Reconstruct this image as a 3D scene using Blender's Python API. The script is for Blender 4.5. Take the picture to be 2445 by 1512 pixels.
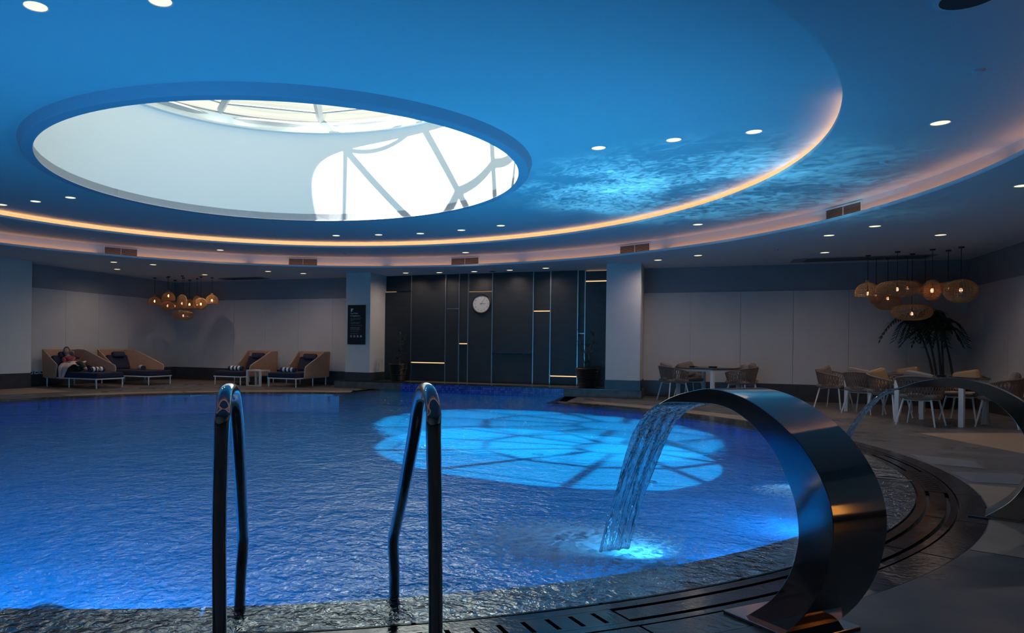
import bpy, bmesh, math, random
from math import sin, cos, pi, radians, atan2, sqrt, asin
from mathutils import Vector, Matrix, noise as mnoise

random.seed(7)
D = bpy.data
SC = bpy.context.scene
COL = SC.collection
for o in list(D.objects):
    D.objects.remove(o)

# ------------------------------------------------------------------ camera
# World: origin = centre of the round pool at deck level, y towards the dark feature wall.
F = 1671.7
cd = D.cameras.new('camera'); cam = D.objects.new('camera', cd); COL.objects.link(cam); SC.camera = cam
cd.sensor_fit = 'HORIZONTAL'; cd.sensor_width = 36.0
cd.lens = F / 2445 * 36.0
cd.clip_start = 0.05; cd.clip_end = 500
_roll = -0.0127
_fx = (947.02 - 1222.5); _fy = (831.52 - 756.0)
_px = _fx * cos(_roll) + _fy * sin(_roll); _py = -_fx * sin(_roll) + _fy * cos(_roll)
cd.shift_x = -_px / 2445; cd.shift_y = _py / 2445
cam.matrix_world = Matrix.Translation((5.4493, -8.8236, 1.2)) @ Matrix.Rotation(radians(22.76), 4, 'Z') @ \
    Matrix.Rotation(pi / 2, 4, 'X') @ Matrix.Rotation(-_roll, 4, 'Z')

# ------------------------------------------------------------------ colour management, sky, sun
SC.view_settings.view_transform = 'Standard'
SC.view_settings.look = 'None'
SC.view_settings.gamma = 1.0
SC.view_settings.use_curve_mapping = False
SC.view_settings.exposure = 0.0
SC.cycles.use_denoising = True
SC.cycles.max_bounces = 9
SC.cycles.diffuse_bounces = 4
SC.cycles.use_adaptive_sampling = True
SC.cycles.adaptive_threshold = 0.02
SC.cycles.transparent_max_bounces = 16
SC.cycles.sample_clamp_indirect = 6.0
SC.cycles.caustics_reflective = False
SC.cycles.caustics_refractive = False
SC.cycles.blur_glossy = 0.5
W_ = D.worlds.new('world'); SC.world = W_; W_.use_nodes = True
_bg = W_.node_tree.nodes['Background']
_bg.inputs[0].default_value = (0.97, 0.98, 0.86, 1); _bg.inputs[1].default_value = 0.95
sl = D.lights.new('sun', 'SUN'); sl.energy = 24.0; sl.angle = radians(0.6); sl.color = (1.0, 0.97, 0.90)
so = D.objects.new('sun', sl); COL.objects.link(so)
_sd = Vector((0.63, 0.49, -1.0))            # the way the sunlight travels
so.rotation_euler = _sd.to_track_quat('-Z', 'Y').to_euler(); so.location = (-8, 0, 14)

# ------------------------------------------------------------------ helpers
def link(o):
    COL.objects.link(o); return o

def tag(o, label=None, cat=None, group=None, kind=None):
    if label: o['label'] = label
    if cat: o['category'] = cat
    if group: o['group'] = group
    if kind: o['kind'] = kind
    return o

class MB:
    """collects vertices and faces for one mesh"""
    def __init__(s): s.v = []; s.f = []
    def add(s, vs, fs):
        n = len(s.v); s.v += [tuple(v) for v in vs]; s.f += [tuple(i + n for i in f) for f in fs]; return s
    def box(s, x0, x1, y0, y1, z0, z1):
        return s.add([(x0, y0, z0), (x1, y0, z0), (x1, y1, z0), (x0, y1, z0), (x0, y0, z1), (x1, y0, z1), (x1, y1, z1), (x0, y1, z1)],
                     [(3, 2, 1, 0), (4, 5, 6, 7), (0, 1, 5, 4), (1, 2, 6, 5), (2, 3, 7, 6), (3, 0, 4, 7)])
    def cbox(s, c, size, rz=0, m=None):
        x, y, z = [a / 2 for a in size]
        R = Matrix.Translation(c) @ (m if m else Matrix.Rotation(rz, 4, 'Z'))
        vs = [R @ Vector(p) for p in [(-x, -y, -z), (x, -y, -z), (x, y, -z), (-x, y, -z), (-x, -y, z), (x, -y, z), (x, y, z), (-x, y, z)]]
        return s.add(vs, [(3, 2, 1, 0), (4, 5, 6, 7), (0, 1, 5, 4), (1, 2, 6, 5), (2, 3, 7, 6), (3, 0, 4, 7)])
    def prism(s, poly, z0, z1):
        n = len(poly)
        return s.add([(x, y, z0) for x, y in poly] + [(x, y, z1) for x, y in poly],
                     [tuple(range(n))[::-1], tuple(range(n, 2 * n))] + [(i, (i + 1) % n, n + (i + 1) % n, n + i) for i in range(n)])
    def sector(s, r0, r1, a0, a1, z0, z1, n):
        """solid ring piece about the z axis; angles in degrees from +y clockwise (towards +x)"""
        vs = []
        for i in range(n + 1):
            a = radians(a0 + (a1 - a0) * i / n)
            for r, z in ((r0, z0), (r1, z0), (r1, z1), (r0, z1)):
                vs.append((r * sin(a), r * cos(a), z))
        fs = []
        full = abs(abs(a1 - a0) - 360) < 1e-6
        for i in range(n):
            b = i * 4; c = b + 4
            for k in range(4):
                k2 = (k + 1) % 4
                fs.append((b + k, b + k2, c + k2, c + k))
        if not full:
            fs += [(0, 3, 2, 1), (n * 4, n * 4 + 1, n * 4 + 2, n * 4 + 3)]
        return s.add(vs, fs)
    def tube(s, pts, r, n=10, caps=True, closed=False):
        pts = [Vector(p) for p in pts]; m = len(pts)
        rs = r if isinstance(r, (list, tuple)) else [r] * m
        tans = []
        for i in range(m):
            if closed: t = pts[(i + 1) % m] - pts[i - 1]
            else: t = pts[min(i + 1, m - 1)] - pts[max(i - 1, 0)]
            tans.append(t.normalized() if t.length > 1e-9 else Vector((0, 0, 1)))
        up = Vector((0, 0, 1)) if abs(tans[0].z) < 0.9 else Vector((1, 0, 0))
        nrm = (up - tans[0] * up.dot(tans[0])).normalized()
        vs = []
        for i in range(m):
            nrm = nrm - tans[i] * nrm.dot(tans[i])
            if nrm.length < 1e-6: nrm = tans[i].orthogonal()
            nrm.normalize(); b = tans[i].cross(nrm)
            for k in range(n):
                a = 2 * pi * k / n
                vs.append(pts[i] + (nrm * cos(a) + b * sin(a)) * rs[i])
        fs = []
        for i in range(m if closed else m - 1):
            j = (i + 1) % m
            for k in range(n):
                fs.append((i * n + k, i * n + (k + 1) % n, j * n + (k + 1) % n, j * n + k))
        if caps and not closed:
            fs += [tuple(range(n))[::-1], tuple(range((m - 1) * n, m * n))]
        return s.add(vs, fs)
    def lathe(s, prof, n=24, c=(0, 0, 0), closed=False):
        m = len(prof)
        vs = [(c[0] + r * cos(2 * pi * k / n), c[1] + r * sin(2 * pi * k / n), c[2] + z) for r, z in prof for k in range(n)]
        fs = []
        for i in range(m if closed else m - 1):
            j = (i + 1) % m
            for k in range(n):
                fs.append((i * n + k, i * n + (k + 1) % n, j * n + (k + 1) % n, j * n + k))
        return s.add(vs, fs)
    def disc(s, r, z, n=24, c=(0, 0), up=True):
        vs = [(c[0] + r * cos(2 * pi * k / n), c[1] + r * sin(2 * pi * k / n), z) for k in range(n)]
        f = tuple(range(n)); return s.add(vs, [f if up else f[::-1]])
    def grid(s, fn, nu, nv):
        vs = [fn(i / nu, j / nv) for j in range(nv + 1) for i in range(nu + 1)]
        return s.add(vs, [(j * (nu + 1) + i, j * (nu + 1) + i + 1, (j + 1) * (nu + 1) + i + 1, (j + 1) * (nu + 1) + i) for j in range(nv) for i in range(nu)])
    def mesh(s, name, mat, smooth=False, fix=True):
        me = D.meshes.new(name); me.from_pydata(s.v, [], s.f)
        if fix:
            bm = bmesh.new(); bm.from_mesh(me); bmesh.ops.recalc_face_normals(bm, faces=bm.faces); bm.to_mesh(me); bm.free()
        if mat: me.materials.append(mat)
        if smooth:
            me.polygons.foreach_set('use_smooth', [True] * len(me.polygons))
            me.set_sharp_from_angle(angle=radians(40))
        me.update(); return me
    def build(s, name, mat, parent=None, smooth=False, fix=True, bevel=0, loc=None, rz=0):
        o = D.objects.new(name, s.mesh(name, mat, smooth, fix)); link(o)
        if parent: o.parent = parent
        if loc: o.location = loc
        o.rotation_euler.z = rz
        if bevel:
            b = o.modifiers.new('bevel', 'BEVEL'); b.width = bevel; b.segments = 2; b.limit_method = 'ANGLE'; b.angle_limit = radians(50)
        return o

def empty(name, loc=(0, 0, 0), rz=0, **k):
    o = D.objects.new(name, None); link(o); o.location = loc; o.rotation_euler.z = rz; o.empty_display_size = 0.1
    return tag(o, **k)

def copy_tree(o, parent=None):
    c = o.copy(); COL.objects.link(c); c.parent = parent
    for ch in o.children: copy_tree(ch, c)
    return c

def relabel(o, label): o['label'] = label; return o

def arc(cx, cy, r, a0, a1, n): return [(cx + r * cos(a0 + (a1 - a0) * i / n), cy + r * sin(a0 + (a1 - a0) * i / n)) for i in range(n + 1)]

# ------------------------------------------------------------------ materials
def newmat(name):
    m = D.materials.new(name); m.use_nodes = True; nt = m.node_tree
    for n in list(nt.nodes): nt.nodes.remove(n)
    out = nt.nodes.new('ShaderNodeOutputMaterial'); return m, nt, out

def pbr(name, col, rough=0.5, metal=0.0, spec=0.5, var=0.0, vscale=4.0, bump=0.0, bscale=60.0, rvar=0.0, stretch=None, coat=0.0):
    m, nt, out = newmat(name); N = nt.nodes; L = nt.links
    b = N.new('ShaderNodeBsdfPrincipled'); L.new(b.outputs[0], out.inputs[0])
    b.inputs['Base Color'].default_value = (*col, 1); b.inputs['Roughness'].default_value = rough
    b.inputs['Metallic'].default_value = metal; b.inputs['Specular IOR Level'].default_value = spec
    if coat: b.inputs['Coat Weight'].default_value = coat; b.inputs['Coat Roughness'].default_value = 0.05
    if var or bump or rvar:
        tc = N.new('ShaderNodeTexCoord'); src = tc.outputs['Object']
        if stretch:
            mp = N.new('ShaderNodeMapping'); mp.inputs['Scale'].default_value = stretch; L.new(src, mp.inputs[0]); src = mp.outputs[0]
    if var or rvar:
        n = N.new('ShaderNodeTexNoise'); n.inputs['Scale'].default_value = vscale; n.inputs['Detail'].default_value = 5; L.new(src, n.inputs['Vector'])
    if var:
        r = N.new('ShaderNodeMapRange'); r.inputs['From Min'].default_value = 0.3; r.inputs['From Max'].default_value = 0.7
        r.inputs['To Min'].default_value = 1 - var; r.inputs['To Max'].default_value = 1 + var; L.new(n.outputs['Fac'], r.inputs['Value'])
        mx = N.new('ShaderNodeVectorMath'); mx.operation = 'SCALE'; mx.inputs[0].default_value = col; L.new(r.outputs[0], mx.inputs['Scale'])
        L.new(mx.outputs[0], b.inputs['Base Color'])
    if rvar:
        r2 = N.new('ShaderNodeMapRange'); r2.inputs['From Min'].default_value = 0.35; r2.inputs['From Max'].default_value = 0.65
        r2.inputs['To Min'].default_value = max(0.02, rough - rvar); r2.inputs['To Max'].default_value = rough + rvar
        L.new(n.outputs['Fac'], r2.inputs['Value']); L.new(r2.outputs[0], b.inputs['Roughness'])
    if bump:
        n2 = N.new('ShaderNodeTexNoise'); n2.inputs['Scale'].default_value = bscale; n2.inputs['Detail'].default_value = 4; L.new(src, n2.inputs['Vector'])
        bp = N.new('ShaderNodeBump'); bp.inputs['Strength'].default_value = bump; bp.inputs['Distance'].default_value = 0.01
        L.new(n2.outputs['Fac'], bp.inputs['Height']); L.new(bp.outputs[0], b.inputs['Normal'])
    return m

def emit(name, col, s):
    m, nt, out = newmat(name); e = nt.nodes.new('ShaderNodeEmission'); e.inputs[0].default_value = (*col, 1); e.inputs[1].default_value = s
    nt.links.new(e.outputs[0], out.inputs[0]); return m

def mosaic(name, c1, c2, grout, size=0.025):
    m, nt, out = newmat(name); N = nt.nodes; L = nt.links
    b = N.new('ShaderNodeBsdfPrincipled'); L.new(b.outputs[0], out.inputs[0]); b.inputs['Roughness'].default_value = 0.25
    tc = N.new('ShaderNodeTexCoord')
    vm = N.new('ShaderNodeVectorMath'); vm.operation = 'MULTIPLY_ADD'; vm.inputs[1].default_value = (1, 1, 1); vm.inputs[2].default_value = (0, 0, 0)
    L.new(tc.outputs['Object'], vm.inputs[0])
    sp = N.new('ShaderNodeSeparateXYZ'); L.new(vm.outputs[0], sp.inputs[0])
    ad = N.new('ShaderNodeMath'); ad.operation = 'ADD'; L.new(sp.outputs['Y'], ad.inputs[0]); L.new(sp.outputs['Z'], ad.inputs[1])
    cb = N.new('ShaderNodeCombineXYZ'); L.new(sp.outputs['X'], cb.inputs[0]); L.new(ad.outputs[0], cb.inputs[1])
    br = N.new('ShaderNodeTexBrick'); br.offset = 0.0; br.squash = 1.0
    br.inputs['Color1'].default_value = (*c1, 1); br.inputs['Color2'].default_value = (*c2, 1); br.inputs['Mortar'].default_value = (*grout, 1)
    br.inputs['Scale'].default_value = 1.0; br.inputs['Mortar Size'].default_value = size * 0.06; br.inputs['Brick Width'].default_value = size; br.inputs['Row Height'].default_value = size
    br.inputs['Bias'].default_value = -0.2
    L.new(cb.outputs[0], br.inputs['Vector']); L.new(br.outputs['Color'], b.inputs['Base Color'])
    return m

def water_mat(name, clear=0.55, tint=(0.34, 0.86, 1.0), bumps=((1.1, 0.055, 1.0), (5.0, 0.032, 1.0), (19, 0.018, 1.0)), ior2=1.14, stretch=(1, 1, 1)):
    m, nt, out = newmat(name); N = nt.nodes; L = nt.links
    tc = N.new('ShaderNodeTexCoord'); mp = N.new('ShaderNodeMapping'); mp.inputs['Scale'].default_value = stretch
    L.new(tc.outputs['Object'], mp.inputs[0]); prev = None
    for sc, dist, st in bumps:
        n = N.new('ShaderNodeTexNoise'); n.inputs['Scale'].default_value = sc; n.inputs['Detail'].default_value = 3; n.inputs['Distortion'].default_value = 0.6
        L.new(mp.outputs[0], n.inputs['Vector'])
        bp = N.new('ShaderNodeBump'); bp.inputs['Strength'].default_value = st; bp.inputs['Distance'].default_value = dist
        L.new(n.outputs['Fac'], bp.inputs['Height'])
        if prev: L.new(prev.outputs[0], bp.inputs['Normal'])
        prev = bp
    lw = N.new('ShaderNodeLayerWeight'); lw.inputs['Blend'].default_value = 0.5; L.new(prev.outputs[0], lw.inputs['Normal'])
    pw = N.new('ShaderNodeMath'); pw.operation = 'POWER'; pw.inputs[1].default_value = 0.95; L.new(lw.outputs['Facing'], pw.inputs[0])
    fr = N.new('ShaderNodeMath'); fr.operation = 'MULTIPLY_ADD'; fr.inputs[1].default_value = 0.36; fr.inputs[2].default_value = 0.02; L.new(pw.outputs[0], fr.inputs[0])
    gl = N.new('ShaderNodeBsdfGlossy'); gl.inputs['Roughness'].default_value = 0.03; L.new(prev.outputs[0], gl.inputs['Normal'])
    tr = N.new('ShaderNodeBsdfTransparent'); tr.inputs[0].default_value = (*tint, 1)
    rf = N.new('ShaderNodeBsdfRefraction'); rf.inputs[0].default_value = (*tint, 1); rf.inputs['IOR'].default_value = ior2; rf.inputs['Roughness'].default_value = 0.0
    L.new(prev.outputs[0], rf.inputs['Normal'])
    m1 = N.new('ShaderNodeMixShader'); m1.inputs[0].default_value = clear; L.new(rf.outputs[0], m1.inputs[1]); L.new(tr.outputs[0], m1.inputs[2])
    m2 = N.new('ShaderNodeMixShader'); L.new(fr.outputs[0], m2.inputs[0]); L.new(m1.outputs[0], m2.inputs[1]); L.new(gl.outputs[0], m2.inputs[2])
    L.new(m2.outputs[0], out.inputs[0]); return m

def thin_glass(name, tint=(0.93, 0.98, 0.97)):
    m, nt, out = newmat(name); N = nt.nodes; L = nt.links
    tr = N.new('ShaderNodeBsdfTransparent'); tr.inputs[0].default_value = (*tint, 1)
    gl = N.new('ShaderNodeBsdfGlossy'); gl.inputs['Roughness'].default_value = 0.02
    mx = N.new('ShaderNodeMixShader'); mx.inputs[0].default_value = 0.07; L.new(tr.outputs[0], mx.inputs[1]); L.new(gl.outputs[0], mx.inputs[2]); L.new(mx.outputs[0], out.inputs[0])
    return m

M = {}
M['ceil'] = pbr('ceiling_paint', (0.66, 0.70, 0.74), 0.75, bump=0.05, bscale=120)
M['frame'] = pbr('roof_frame_paint', (0.46, 0.46, 0.45), 0.5)
M['ring'] = pbr('ring_shaded', (0.46, 0.46, 0.55), 0.6)  # darker than the ceiling paint: shade of its outer face put into colour
M['white'] = pbr('white_paint', (0.80, 0.80, 0.79), 0.6)
M['shaft'] = pbr('shaft_paint', (0.82, 0.86, 0.84), 0.7)
M['wall'] = pbr('wall_paint', (0.50, 0.48, 0.47), 0.65, var=0.04, vscale=1.5)
M['wallup'] = pbr('upper_wall_shade', (0.28, 0.285, 0.30), 0.7, var=0.04, vscale=1.5)  # darker than the cladding, standing in for weaker light near the ceiling
M['column'] = pbr('column_paint', (0.62, 0.60, 0.58), 0.6, var=0.03, vscale=2)
M['skirt'] = pbr('skirting_stone', (0.045, 0.045, 0.05), 0.35, var=0.2, vscale=5)
M['deck'] = pbr('deck_stone', (0.105, 0.095, 0.09), 0.38, var=0.16, vscale=1.6, bump=0.12, bscale=45, rvar=0.12)
M['deckdark'] = pbr('wet_dark_stone', (0.030, 0.029, 0.029), 0.14, var=0.3, vscale=5, bump=0.25, bscale=30, rvar=0.08)
M['grate'] = pbr('drain_stone', (0.024, 0.024, 0.025), 0.13, var=0.25, vscale=8, bump=0.12, bscale=40, rvar=0.07)
M['channel'] = pbr('channel_black', (0.006, 0.006, 0.007), 0.5)
M['tan'] = pbr('tan_stone', (0.36, 0.25, 0.165), 0.4, var=0.1, vscale=3, bump=0.08, bscale=50)
M['brown'] = pbr('brown_stone', (0.16, 0.125, 0.10), 0.4, var=0.12, vscale=3)
M['greystone'] = pbr('grey_stone', (0.20, 0.21, 0.21), 0.3, var=0.12, vscale=5)
M['step'] = pbr('step_stone', (0.10, 0.095, 0.09), 0.4, var=0.35, vscale=6)
M['mosaic'] = mosaic('pool_mosaic', (0.010, 0.38, 0.84), (0.018, 0.50, 0.94), (0.06, 0.48, 0.88), 0.05)
M['mosaic2'] = mosaic('facing_mosaic', (0.02, 0.05, 0.33), (0.10, 0.16, 0.62), (0.02, 0.03, 0.12), 0.06)
M['mosaic3'] = mosaic('wall_mosaic', (0.008, 0.06, 0.30), (0.012, 0.10, 0.42), (0.02, 0.09, 0.30), 0.05)  # darker than the floor tiles, to cancel the added lamps' glow on the wall
M['water'] = water_mat('pool_water')
M['film'] = water_mat('film_water', clear=0.9, tint=(0.9, 0.95, 0.97))
M['jet'] = water_mat('falling_water', clear=0.35, tint=(0.85, 0.95, 1.0), bumps=((5.0, 0.05, 1.0), (14.0, 0.02, 1.0)), ior2=1.25, stretch=(3.2, 3.2, 0.8))
M['steel'] = pbr('polished_steel', (0.62, 0.60, 0.57), 0.07, 1.0)
M['steelb'] = pbr('brushed_steel', (0.50, 0.42, 0.36), 0.09, 1.0)  # warm tint puts a brown room reflection into the steel colour
M['strip'] = pbr('satin_steel', (0.42, 0.41, 0.39), 0.3, 1.0)
M['panel'] = pbr('dark_slate_panel', (0.011, 0.013, 0.015), 0.45, var=0.35, vscale=2.5, bump=0.1, bscale=8, stretch=(1, 1, 4))
M['rattan'] = pbr('woven_rattan', (0.46, 0.25, 0.16), 0.7, var=0.15, vscale=30, bump=0.5, bscale=140)
M['rim'] = pbr('rattan_edge', (0.46, 0.33, 0.24), 0.6)
M['navy'] = pbr('navy_fabric', (0.012, 0.016, 0.045), 0.85, bump=0.2, bscale=200)
M['navyl'] = pbr('navy_towel', (0.025, 0.03, 0.07), 0.9, bump=0.4, bscale=200)
M['towel'] = pbr('white_towel', (0.80, 0.80, 0.80), 0.9, bump=0.4, bscale=200)
M['cream'] = pbr('cream_metal', (0.62, 0.58, 0.50), 0.5)
M['whitemetal'] = pbr('white_metal', (0.72, 0.72, 0.70), 0.4)
M['tabletop'] = pbr('dark_tabletop', (0.07, 0.055, 0.05), 0.35, var=0.2, vscale=6)
M['rope'] = pbr('taupe_rope', (0.20, 0.135, 0.105), 0.8, bump=0.4, bscale=180)
M['cushion'] = pbr('beige_cushion', (0.24, 0.19, 0.16), 0.9, bump=0.2, bscale=150)
M['cushiont'] = pbr('tan_cushion', (0.32, 0.21, 0.12), 0.9, bump=0.2, bscale=150)
M['black'] = pbr('black_metal', (0.012, 0.012, 0.013), 0.4)
M['cane'] = pbr('pendant_cane', (0.50, 0.27, 0.10), 0.6)
M['pot'] = pbr('black_pot', (0.008, 0.008, 0.009), 0.35)
M['leaf'] = pbr('dark_leaf', (0.018, 0.03, 0.018), 0.5)
M['leaf2'] = pbr('green_leaf', (0.03, 0.055, 0.035), 0.45)
M['stem'] = pbr('plant_stem', (0.05, 0.045, 0.035), 0.7)
M['sign'] = pbr('sign_board', (0.010, 0.014, 0.017), 0.35)
M['signw'] = pbr('sign_print', (0.62, 0.64, 0.66), 0.6)
M['signg'] = pbr('sign_print_grey', (0.16, 0.18, 0.19), 0.6)
M['face'] = pbr('clock_face', (0.36, 0.39, 0.40), 0.4)
M['grille'] = pbr('vent_slat', (0.34, 0.30, 0.29), 0.5)
M['dark'] = pbr('dark_recess', (0.02, 0.02, 0.022), 0.7)
M['sky'] = thin_glass('roof_glass')
M['cove'] = emit('cove_led', (1.0, 0.48, 0.15), 8.5)
M['cove2'] = emit('cove_led_soft', (1.0, 0.43, 0.16), 4.2)
M['led'] = emit('wall_led', (1.0, 0.60, 0.30), 1.2)
M['ledlow'] = emit('wall_led_dim', (1.0, 0.62, 0.34), 0.25)
M['down'] = emit('downlight_lens', (1.0, 0.78, 0.42), 2.1)
M['bulb'] = emit('pendant_bulb', (1.0, 0.42, 0.14), 13.0)
M['bulbdim'] = emit('pendant_bulb_dim', (1.0, 0.40, 0.22), 3.0)
M['uwlens'] = emit('added_pool_lens', (0.10, 0.45, 1.0), 2.0)  # lens glow meant for the added pool lamps
M['skin'] = pbr('skin', (0.42, 0.25, 0.18), 0.6)
M['hair'] = pbr('grey_brown_hair', (0.07, 0.055, 0.045), 0.7)
M['maroon'] = pbr('maroon_shirt', (0.20, 0.025, 0.04), 0.85, var=0.3, vscale=18)
M['trouser'] = pbr('dark_trousers', (0.05, 0.035, 0.03), 0.85)
M['pink'] = pbr('pale_pink_towel', (0.62, 0.42, 0.38), 0.9, var=0.12, vscale=6, bump=0.5, bscale=30)
M['foam'] = None

# ------------------------------------------------------------------ setting: floor, pool
RP = 7.095            # pool radius
AL = 2.55             # half width of the far alcove
WA = 9.10             # platform front
UL, UR, WB, WN = -11.0, 11.2, 10.6, -11.0
def rin(a, r):        # inner radius towards the alcove; a from +y in degrees
    s = abs(sin(radians(a)))
    if cos(radians(a)) > 0 and s * r < AL:
        if s < AL / sqrt(AL * AL + WA * WA): return None
        return AL / s
    return r
def rout(a):
    s, c = sin(radians(a)), cos(radians(a)); t = 1e9
    if s > 1e-9: t = min(t, UR / s)
    if s < -1e-9: t = min(t, UL / s)
    if c > 1e-9: t = min(t, WB / c)
    if c < -1e-9: t = min(t, WN / c)
    return t
a_al = math.degrees(math.atan2(AL, WA))
def ring_floor(r, z0, z1):
    mb = MB(); angs = sorted(set([a_al + 0.0001] + [a_al + (360 - 2 * a_al) * i / 240 for i in range(1, 240)] + [360 - a_al - 0.0001] +
        [math.degrees(math.atan2(x, y)) % 360 for x in (UL, UR) for y in (WN, WB)] +
        [math.degrees(asin(AL / r)), 360 - math.degrees(asin(AL / r))]))
    vs = []
    for a in angs:
        A = radians(a); i = rin(a, r); o = rout(a)
        for rr, z in ((i, z0), (o, z0), (o, z1), (i, z1)): vs.append((rr * sin(A), rr * cos(A), z))
    fs = []
    for i in range(len(angs) - 1):
        b = i * 4; c = b + 4
        for k in range(4): fs.append((b + k, b + (k + 1) % 4, c + (k + 1) % 4, c + k))
    fs += [(0, 3, 2, 1), tuple(len(vs) - 4 + k for k in range(4))]
    return mb.add(vs, fs)
ZB = -0.45            # visible depth of the pool floor
floor = tag(ring_floor(7.86, -0.12, 0.0).build('floor', M['deck']), kind='structure')
base = ring_floor(RP, -0.2, -0.045).build('sub_floor', M['channel'], floor)

def inlay(poly, mat, h=0.003):
    return MB().prism(poly, -0.01, h).build('stone_inlay', mat, floor)
inlay([(8.62, 3.92), (9.19, 1.93), (9.49, 0.77), (11.18, 1.6), (11.18, 5.25)], M['tan'])
inlay([(7.87 * sin(radians(a)), 7.87 * cos(radians(a))) for a in (96, 100, 104, 108, 112, 116.5)] + [(7.28, -3.59), (8.3, -4.2), (10.4, -2.6), (10.4, -0.95), (8.15, -0.86)], M['tan'])
inlay([(7.76, 5.92), (9.6, 6.8), (11.18, 7.5), (11.18, 10.4), (9.5, 10.0), (7.92, 9.28)], M['brown'])
inlay([(7.65, 5.29), (7.72, 4.46), (8.05, 4.66)], M['brown'])
inlay([(7.87, 1.2), (7.87, 0.45), (8.3, 0.3), (8.4, 0.9)], M['greystone'])
inlay([(7.88, -0.1), (7.9, -0.7), (8.6, -0.6), (8.5, 0.1)], M['greystone'])
inlay([(-10.95, 2.0), (-9.07, 2.01), (-8.36, 3.85), (-10.6, 4.45), (-10.95, 4.4)], M['tan'])
inlay([(-10.9, 7.0), (-8.7, 8.4), (-4.7, 9.3), (-4.3, 10.5), (-10.9, 10.5)], M['brown'], 0.002)
inlay([(-10.9, -2.0), (-8.6, -1.0), (-8.4, 0.6), (-10.9, 0.9)], M['tan'])
inlay([(3.4, -9.0), (4.4, -7.6), (6.2, -6.4), (6.9, -9.6)], M['brown'], 0.002)
inlay([(8.0, -5.2), (9.0, -3.9), (10.5, -4.4), (10.0, -6.4)], M['brown'], 0.002)
def ring_piece(name, r0, r1, a0, a1, mat, parent, z0=-0.05, z1=0.0, n=None):
    return MB().sector(r0, r1, a0, a1, z0, z1, n or max(2, int(abs(a1 - a0) / 1.5))).build(name, mat, parent)
for a0, a1 in ((-69, -50), (-49.4, -19.6), (24, 37), (37.4, 58)):
    ring_piece('tan_border', 7.86, 8.42, a0, a1, M['tan'], floor, -0.02, 0.004)

# pool shell
basin = tag(empty('pool_basin'), kind='structure')
out_pts = []
a = math.degrees(asin(AL / RP))
outline = [(RP * sin(radians(t)), RP * cos(radians(t))) for t in [a + (360 - 2 * a) * i / 160 for i in range(161)]] + [(-AL, WA), (AL, WA)]
mb = MB(); n = len(outline)
mb.add([(x, y, ZB) for x, y in outline], [tuple(range(n))]); mb.build('basin_floor', M['mosaic'], basin, fix=False)
mb = MB().add([(x, y, ZB) for x, y in outline] + [(x, y, -0.044) for x, y in outline], [(i, (i + 1) % n, n + (i + 1) % n, n + i) for i in range(n)])
mb.build('basin_wall', M['mosaic3'], basin)
for p in basin.children:
    if p.name.startswith('basin_floor'):
        me = p.data
        if me.polygons[0].normal.z < 0: me.flip_normals()

# coping stones (the deck-level rim over which the pool brims), in 48 stones
coping = tag(empty('pool_coping'), kind='structure')
am = math.degrees(asin(AL / RP)) + 0.2
NC = 44; st = (360 - 2 * am) / NC
cm = MB().sector(RP, 7.415, 0.12, st - 0.04, -0.045, 0.0, 4).mesh('coping_stone', M['deckdark'])
for i in range(NC):
    o = link(D.objects.new('coping_stone', cm)); o.parent = coping; o.rotation_euler.z = -radians(am + i * st)
for s in (-1, 1):
    MB().prism([(s * AL, 6.55), (s * AL, WA), (s * (AL + 0.32), WA), (s * (AL + 0.32), 6.6)], -0.045, 0.0).build('coping_stone', M['deckdark'], coping)

for s in (-1, 1):
    MB().prism([(s * 2.60, 6.62), (s * 2.60, 7.6), (s * 3.2, 7.45), (s * 3.06, 7.05), (s * 2.86, 6.70)], -0.045, -0.0015).build('coping_stone', M['deckdark'], coping)

# overflow drain: black channel, frame rails and alternating stone covers
drain = tag(empty('drain_channel'), label='curved stone overflow drain around the round pool with slotted covers', cat='drain')
ad = math.degrees(asin((AL + 0.33) / 7.5))
MB().sector(7.415, 7.86, ad, 360 - ad, -0.06, -0.04, 200).build('channel_bed', M['channel'], drain)
MB().sector(7.425, 7.482, ad, 360 - ad, -0.045, 0.0, 200).build('inner_rail', M['grate'], drain)
MB().sector(7.638, 7.678, ad, 360 - ad, -0.045, 0.0, 200).build('outer_rail', M['grate'], drain)
solid = MB().sector(7.508, 7.612, 0.05, 8.95, -0.04, 0.0, 6).mesh('drain_cover', M['grate'])
mb = MB().sector(7.484, 7.503, 0.05, 8.95, -0.04, 0.0, 6).sector(7.617, 7.636, 0.05, 8.95, -0.04, 0.0, 6)
for k in range(10):
    mb.sector(7.503, 7.617, 0.05 + k * 0.9, 0.05 + k * 0.9 + 0.72, -0.04, 0.0, 1)
slotted = mb.mesh('slotted_drain_cover', M['grate'])
border = MB().sector(7.69, 7.858, 0.05, 8.95, -0.045, 0.0, 6).mesh('border_stone', M['deckdark'])
a0 = 136.8                       # joint seen in front of the fountain, degrees from +y clockwise
k = 0
while True:
    A = a0 - 9 * 12 + 9 * k; k += 1
    if A < ad: continue
    if A + 9 > 360 - ad: break
    near = (a0 - 9 * 4) <= A <= a0 - 9 + 0.1
    isl = (A >= a0 - 0.1 and A < a0 + 36) or (not near and k % 2 == 0)
    o = link(D.objects.new('slotted_cover' if isl else 'drain_cover', slotted if isl else solid)); o.parent = drain; o.rotation_euler.z = -radians(A)
    o = link(D.objects.new('border_stone', border)); o.parent = drain; o.rotation_euler.z = -radians(A)

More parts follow.
